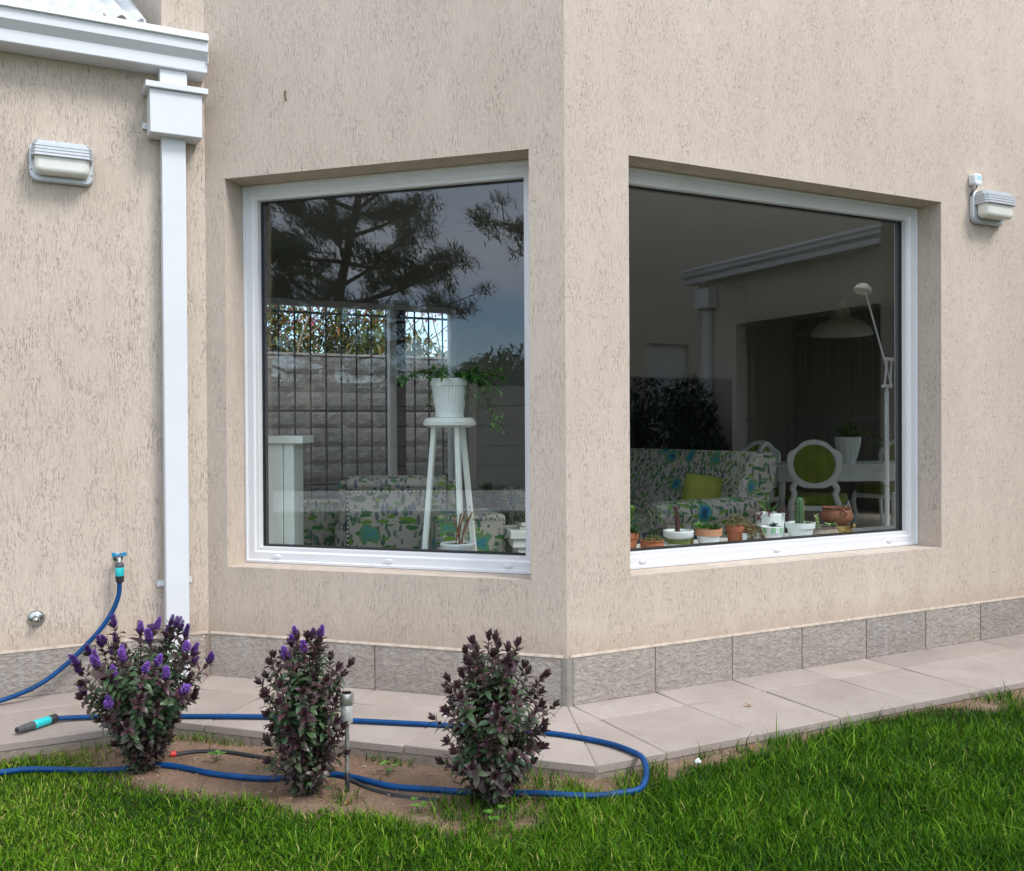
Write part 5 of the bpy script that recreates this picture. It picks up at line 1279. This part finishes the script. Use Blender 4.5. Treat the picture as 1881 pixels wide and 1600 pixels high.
def leaf_mass(name, mat, parent, centers, n, l, w, seed, tint=(0, 1), droop=0.3):
    q = np.random.default_rng(seed); C_ = np.array(centers); lv = Leaves()
    for k in range(n):
        cx, cy, cz, rx, ry, rz = C_[q.integers(len(C_))]
        d = q.normal(0, 1, 3); d /= np.linalg.norm(d); r = q.random() ** 0.4
        p_ = (cx + d[0] * r * rx, cy + d[1] * r * ry, cz + d[2] * r * rz); e = q.normal(0, 1, 3) + np.array([0, 0, -droop])
        lv.add(p_, e + d * 0.6, (0.1, 0.1, 1), l * q.uniform(0.6, 1.3), w * q.uniform(0.7, 1.2), q.uniform(*tint), 0.2)
    return lv.build(name, mat, parent)
hg = thing('flowering_hedge', 'green hedge with red flowers above the grey block wall', 'hedge', (0, 7.5, 0))
cs = [(-0.6 + 0.42 * k, 0.15 * math.sin(k * 2.1), 2.2 + 0.25 * math.sin(k * 1.3), 0.42, 0.40, 0.75) for k in range(10)]
leaf_mass('foliage', 'hedge_leaf', hg, cs[:6] + cs[:3] + [(x, y, z - 0.45, a_, b_, c_ * .7) for x, y, z, a_, b_, c_ in cs], 24000, 0.115, 0.034, 5)
leaf_mass('red_bracts', 'red_bract', hg, [(x + 0.1, y - 0.1, z + 0.42, 0.36, 0.3, 0.30) for x, y, z, *_ in cs[1:]], 1500, 0.045, 0.036, 6)
bt = MB(); q = random.Random(77)
for k in range(26):
    x = q.uniform(0.3, 3.2); y = q.uniform(-0.45, 0.0)
    bt.tube(catmull([(x, y, 1.0), (x + q.uniform(-.2, .2), y, 1.9), (x + q.uniform(-.5, .5), y + q.uniform(-.1, .1), 2.5), (x + q.uniform(-.8, .8), y, 3.1)], 5), [0.014 - 0.0007 * i for i in range(16)], 5)
bt.build('branches', 'bare_twig', hg, smooth=True, kind='stuff')

# ================================================================== AROUND THE GARDEN: what the panes reflect
wg = thing('house_wing', 'low beige wing of the house with white gutter across the lawn', 'house')
WX = 4.9
fnw = lambda s, d, z: Vector((WX + d, s, z))
mb = MB(); wall_mesh(mb, fnw, -4.95, -0.004, -0.3, 2.86, [(-4.3, -1.4, 0.0, 2.25)], 0.25); o = mb.build('wall', 'stucco', wg); fix_normals(o)
mb = MB(); mb.box(WX + 0.251, 8.6, -4.95, -4.7, -0.3, 2.86); mb.box(WX + 2.6, WX + 2.8, -4.69, -0.01, -0.3, 2.86); mb.build('wall', 'stucco', wg)
MB().box(WX - 0.02, 8.6, -4.95, -0.01, 2.861, 2.90).build('ceiling', 'ceiling_in', wg)
mb = MB(); mb.prism(gp, lambda u, w, d: Vector((WX - 0.001 - u, d, w)), -5.05, -0.01); o = mb.build('gutter', 'white_metal', wg); fix_normals(o)
MB().box(WX - 0.075, WX - 0.012, -4.79, -4.68, 0, 2.46).build('downpipe', 'white_metal', wg, bevel=0.004)
MB().box(WX - 0.13, WX - 0.006, -4.86, -4.61, 2.462, 2.68).build('collector_box', 'white_metal', wg, bevel=0.004)
gw = MB()
for z in (0.35, 1.2, 2.05): gw.box(WX + 0.08, WX + 0.10, -4.298, -1.402, z, z + 0.03)
gw = gw.build('iron_grille', 'iron_black', wg)
for k in range(20): MB().box(WX + 0.082, WX + 0.098, -4.2 + k * 0.14, -4.184 + k * 0.14, 0.02, 2.24).build('bar', 'iron_black', gw)
mb = MB(); mb.prism([(WX - 0.08, 2.94), (8.6, 3.9), (8.6, 3.85), (WX - 0.08, 2.905)], lambda u, w, d: Vector((u, d, w)), -4.95, -0.02); o = mb.build('roof', 'roof_white', wg); fix_normals(o)
tb2 = thing('tall_house_block', 'two storey beige block of the house beyond the low wing', 'house')
mb = MB(); wall_mesh(mb, lambda s, d, z: Vector((s, -6.6 - d, z)), 2.6, 10.6, -0.3, 5.0, [(5.35, 6.05, 0.0, 2.25)], 0.25); o = mb.build('wall', 'stucco', tb2); fix_normals(o)
mb = MB(); mb.box(2.6, 2.85, -11.5, -6.851, -0.3, 5.0); mb.box(10.35, 10.6, -11.5, -6.851, -0.3, 5.0); mb.box(2.86, 10.34, -11.5, -11.25, -0.3, 5.0); mb.build('wall', 'stucco', tb2)
MB().box(2.6, 10.6, -11.5, -6.6, 5.001, 5.12).build('roof', 'cement_grey', tb2)
dr_ = MB().box(5.36, 6.04, -6.70, -6.66, 0.0, 2.24).build('door', 'white_frame', tb2)

V0 = Vector((3.40, 2.00, 0)); VF = Vector((-0.889, -0.458, 0)); VR = Vector((0.458, -0.889, 0)); ANG = math.atan2(VR.y, VR.x)
def vp(D, lat, z=0.0): v = V0 + VF * D + VR * (lat * D); return Vector((v.x, v.y, z))
pw = thing('panel_wall', 'grey precast panel garden wall with posts at the lawn end', 'garden wall', V0 + VF * 18.7, ANG)
for k in range(12):
    x0 = -9 + k * 1.62
    MB().box(x0 - 0.08, x0 + 0.08, -0.09, 0.09, -0.1, 2.02).build('post', 'cement_light', pw, bevel=0.01)
    for j in range(5): MB().box(x0 + 0.082, x0 + 1.538, -0.035 + 0.01 * random.random(), 0.035, 0.001 + j * 0.398, 0.376 + j * 0.398).build('panel', 'cement_grey', pw)
dv = MB().box(-11, 11, 1.2, 5.6, -0.2, -0.02).build('driveway', 'drive'); dv.location = V0 + VF * 18.7; dv.rotation_euler = (0, 0, ANG)
structure(dv, 'pale concrete strip in front of the panel wall')

def pine(label, loc, height, rad, seed, lean, base=0.35, n_limb=34, clumps=11, squash=0.55):
    q = random.Random(seed); t = thing('pine_tree', label, 'tree', loc, 0, 'pines beyond the garden wall')
    tr_ = catmull([(0, 0, -0.1), (lean[0] * .3, lean[1] * .3, height * 0.4), (lean[0], lean[1], height * 0.95)], 10)
    MB().tube(tr_, [0.26 * (1 - 0.85 * i / (len(tr_) - 1)) for i in range(len(tr_))], 9).build('trunk', 'bark', t, smooth=True)
    lb = MB(); V = []; T = []
    for k in range(n_limb):
        f = base + (1 - base) * (k + q.random()) / n_limb; i = min(len(tr_) - 1, int(f * (len(tr_) - 1))); p0 = tr_[i]
        a = k * 2.4 + q.uniform(-.4, .4); l = rad * (1.05 - 0.55 * (f - base) / (1 - base)) * q.uniform(0.6, 1.1)
        e = p0 + Vector((math.cos(a) * l, math.sin(a) * l, l * q.uniform(0.10, 0.55)))
        pts = catmull([p0, (p0 + e) / 2 + Vector((0, 0, -0.06 * l)), e], 6)
        lb.tube(pts, [0.075 * (1 - 0.8 * j / (len(pts) - 1)) for j in range(len(pts))], 5)
        for c_ in range(clumps):
            s = q.uniform(0.35, 1.05); pp = p0 + (e - p0) * s + Vector((q.gauss(0, .20 * l * squash), q.gauss(0, .20 * l * squash), q.gauss(0.05, .12 * l * squash)))
            lb.tube([p0 + (e - p0) * s * 0.85, pp], [0.02, 0.008], 4)
            for m in range(70):
                d = Vector((q.gauss(0, 1), q.gauss(0, 1), q.gauss(0.35, 0.8))).normalized(); ln = q.uniform(0.22, 0.42); o_ = pp + Vector((q.gauss(0, .14), q.gauss(0, .14), q.gauss(0, .10)))
                sd_ = d.cross(Vector((0.3, 0.5, 0.8))).normalized() * 0.017
                V += [o_ - sd_, o_ + sd_, o_ + d * ln]; T += [q.random()] * 3
    lb.build('limbs', 'bark', t, smooth=True)
    me = np_mesh('needles', np.array([tuple(v) for v in V]), None, np.arange(len(V)).reshape(-1, 3), T)
    o = finish('crown', me, 'pine', t); o['kind'] = 'stuff'
    return t
pine('wide dark pine tree with leaning trunk beyond the panel wall', vp(27, -0.21), 11.5, 4.6, 1, (1.2, -1.6), 0.30, 46, 18)
pine('dark pine tree at the edge of the reflected sky', vp(24, 0.085), 12.5, 3.2, 2, (0.4, -0.6), 0.48, 30, 16)
q = random.Random(5)
for k, (D, lat, rx, h, lb) in enumerate(((22.5, -0.020, 1.7, 3.0, 'dark rounded bush behind the panel wall, lower one'), (23.5, 0.035, 1.9, 3.7, 'dark rounded bush behind the panel wall, taller one'), (24.5, -0.115, 1.6, 2.9, 'dark feathery bush behind the panel wall under the pine'), (26, -0.27, 2.4, 2.9, 'dark wide bush behind the panel wall at the pine foot'))):
    bs_ = thing('garden_bush', lb, 'bush', vp(D, lat), 0, 'bushes behind the panel wall')
    MB().tube([(0, 0, -0.1), (0.05, 0, 0.8), (0.1, 0.1, h * 0.6)], [0.07, 0.05, 0.02], 6).build('stem', 'bark', bs_)
    cs = [(q.uniform(-.5, .5) * rx, q.uniform(-.5, .5) * rx, h * q.uniform(0.35, 0.68), rx * .6, rx * .6, h * .30) for _ in range(7)]
    leaf_mass('crown', 'dark_leaf', bs_, cs, 9000, 0.20, 0.08, 30 + k)

for k, (x, y, rx, h, lb) in enumerate(((3.7, -5.95, 0.62, 1.75, 'added dark bush at the near corner of the tall block, dimming the pane reflection'), (4.75, -6.0, 0.60, 1.80, 'added dark bush between the tall block and wing, dimming the pane reflection'), (4.45, -4.38, 0.42, 1.72, 'added narrow dark bush against the low wing, dimming the pane reflection'))):  # bushes added to darken what the right window reflects
    bs_ = thing('added_bush', lb, 'bush', (x, y, -0.055), 0, 'added bushes that dim the pane reflections')
    MB().tube([(0, 0, -0.05), (0.02, 0, 0.5), (0.05, 0.03, h * 0.6)], [0.04, 0.03, 0.012], 6).build('stem', 'bark', bs_)
    cs = [(q.uniform(-.35, .35) * rx, q.uniform(-.35, .35) * rx, h * zf, rx * .75, rx * .7, h * .24) for zf in (0.2, 0.4, 0.6, 0.78, 0.5)]
    leaf_mass('crown', 'dark_leaf', bs_, cs, 5000, 0.085, 0.04, 60 + k)

eg = thing('plastered_wall', 'plain plastered garden wall beyond the east side of the house', 'garden wall', (12.5, 2.5, 0))
MB().box(-0.1, 0.1, -9, 9, -0.1, 2.0).build('wall_body', 'cement_grey', eg, bevel=0.01)
MB().box(-0.14, 0.14, -9.02, 9.02, 2.001, 2.06).build('coping', 'cement_light', eg, bevel=0.01)
src = bpy.data.objects.get('garden_bush')
for k, (x, y, lb) in enumerate(((14.4, -2.0, 'leafy bush over the plastered wall, southernmost'), (14.2, 2.2, 'leafy bush over the plastered wall, middle one'), (14.8, 6.4, 'leafy bush over the plastered wall, northernmost'))):
    c_ = copy_tree(src); c_.location = (x, y, 0); c_.rotation_euler = (0, 0, k * 1.9); c_['label'] = lb; c_['group'] = 'bushes beyond the plastered wall'

# ================================================================== SMALL THINGS ON THE GROUND
o = MB().ball((0, 0, 0), 0.013, 8, 6, (1, 0.8, 0.9)).build('litter_scrap', 'white_litter', None, smooth=True)
for v in o.data.vertices: v.co *= random.uniform(0.75, 1.2)
o.location = (0.093, -0.735, -0.018); tag(o, 'small crumpled white scrap lying in the lawn by the path', 'litter')
o = MB().ball((0, 0, 0.003), 0.008, 10, 6, (1.3, 0.9, 0.55)).build('snail_shell', 'white_litter', None, smooth=True)
o.location = (-0.50, 0.10, 0.001); tag(o, 'tiny white shell lying on the paving behind the hose', 'shell')
def weed(label, x, y, h, n, seed):
    q = random.Random(seed); t = thing('weed_plant', label, 'weed', (x, y, float(gz(x, y))), 0, 'weeds in the soil bed')
    lv = Leaves(); s = MB()
    for k in range(n):
        a = k * 6.28 / n + q.uniform(-.4, .4); r = q.uniform(0.012, 0.03); z = h * q.uniform(0.45, 1.0); e = Vector((r * math.cos(a), r * math.sin(a), z)); s.tube([(0, 0, -0.004), e * 0.6, e], 0.0012, 4)
        for j in range(3): b_ = a + (j - 1) * 2.0; lv.add(e, (math.cos(b_), math.sin(b_), 0.25), (0, 0, 1), 0.017, 0.015, q.uniform(0.5, 1), 0.1)
    s.build('stem', 'cactus', t, kind='stuff'); lv.build('foliage', 'green_leaf', t)
weed('bright clover-like weed at the foot of the dark purple shrub', -0.735, -0.80, 0.065, 5, 1)
weed('low round-leaved weed on the soil past the stake light', -0.86, -0.23, 0.045, 4, 2)
weed('low round-leaved weed by the black pipe near the first shrub', -1.375, 0.17, 0.040, 4, 3)
weed('small weed on bare soil in front of the stake light', -0.89, -0.60, 0.040, 4, 4)

def clods():
    n = 1500; q = RNG
    x = q.uniform(-1.9, -0.3, n); y = q.uniform(-0.95, 0.6, n); x2 = q.uniform(-0.3, 2.6, 700); y2 = -0.66 - q.random(700) ** 1.5 * 0.3
    x = np.concatenate([x, x2]); y = np.concatenate([y, y2])
    k = (in_bed(x, y) | strip_soil(x, y)) & ~on_path(x, y, 0.015); x, y = x[k], y[k]
    m = MB()
    for a, b in zip(x, y):
        r = 0.0016 + 0.0065 * random.random() ** 3.5
        c0 = len(m.v); m.ball((a, b, float(gz(a, b)) + r * 0.25), r, 6, 4, (random.uniform(0.7, 1.3), random.uniform(0.7, 1.3), random.uniform(0.5, 0.9)))
        for i in range(c0, len(m.v)): v = m.v[i]; m.v[i] = tuple(p + random.uniform(-.2, .2) * r for p in v)
    o = m.build('soil_clods', 'clod', None, smooth=True, angle=30)
    tag(o, 'loose little clods and pebbles scattered over the bare soil', 'clods', kind='stuff')
MAT['clod'] = simple('clod', (0.235, 0.165, 0.12), 1.0, var=0.45, vscale=35)
clods()
def dry_leaf(label, x, y, z, a):
    lv = Leaves(); lv.add((0, 0, 0.002), (math.cos(a), math.sin(a), 0.12), (0, 0, 1), 0.034, 0.017, 0.5, -0.25)
    o = lv.build('fallen_leaf', 'dry_leaf', None, kind=None); o.location = (x, y, z); tag(o, label, 'leaf', 'fallen leaves')
MAT['dry_leaf'] = simple('dry_leaf', (0.24, 0.10, 0.045), 0.8, var=0.3, vscale=60)
dry_leaf('curled dry leaf on the soil beside the middle shrub', -1.08, -0.42, float(gz(-1.08, -0.42)), 0.6)
dry_leaf('single brown leaf lying on the wide paving slab', 0.66, -0.37, 0.0015, 2.2)
dry_leaf('brown leaf at the foot of the paving by the lawn', 0.36, -0.72, float(gz(.36, -.72)) + 0.004, 1.1)
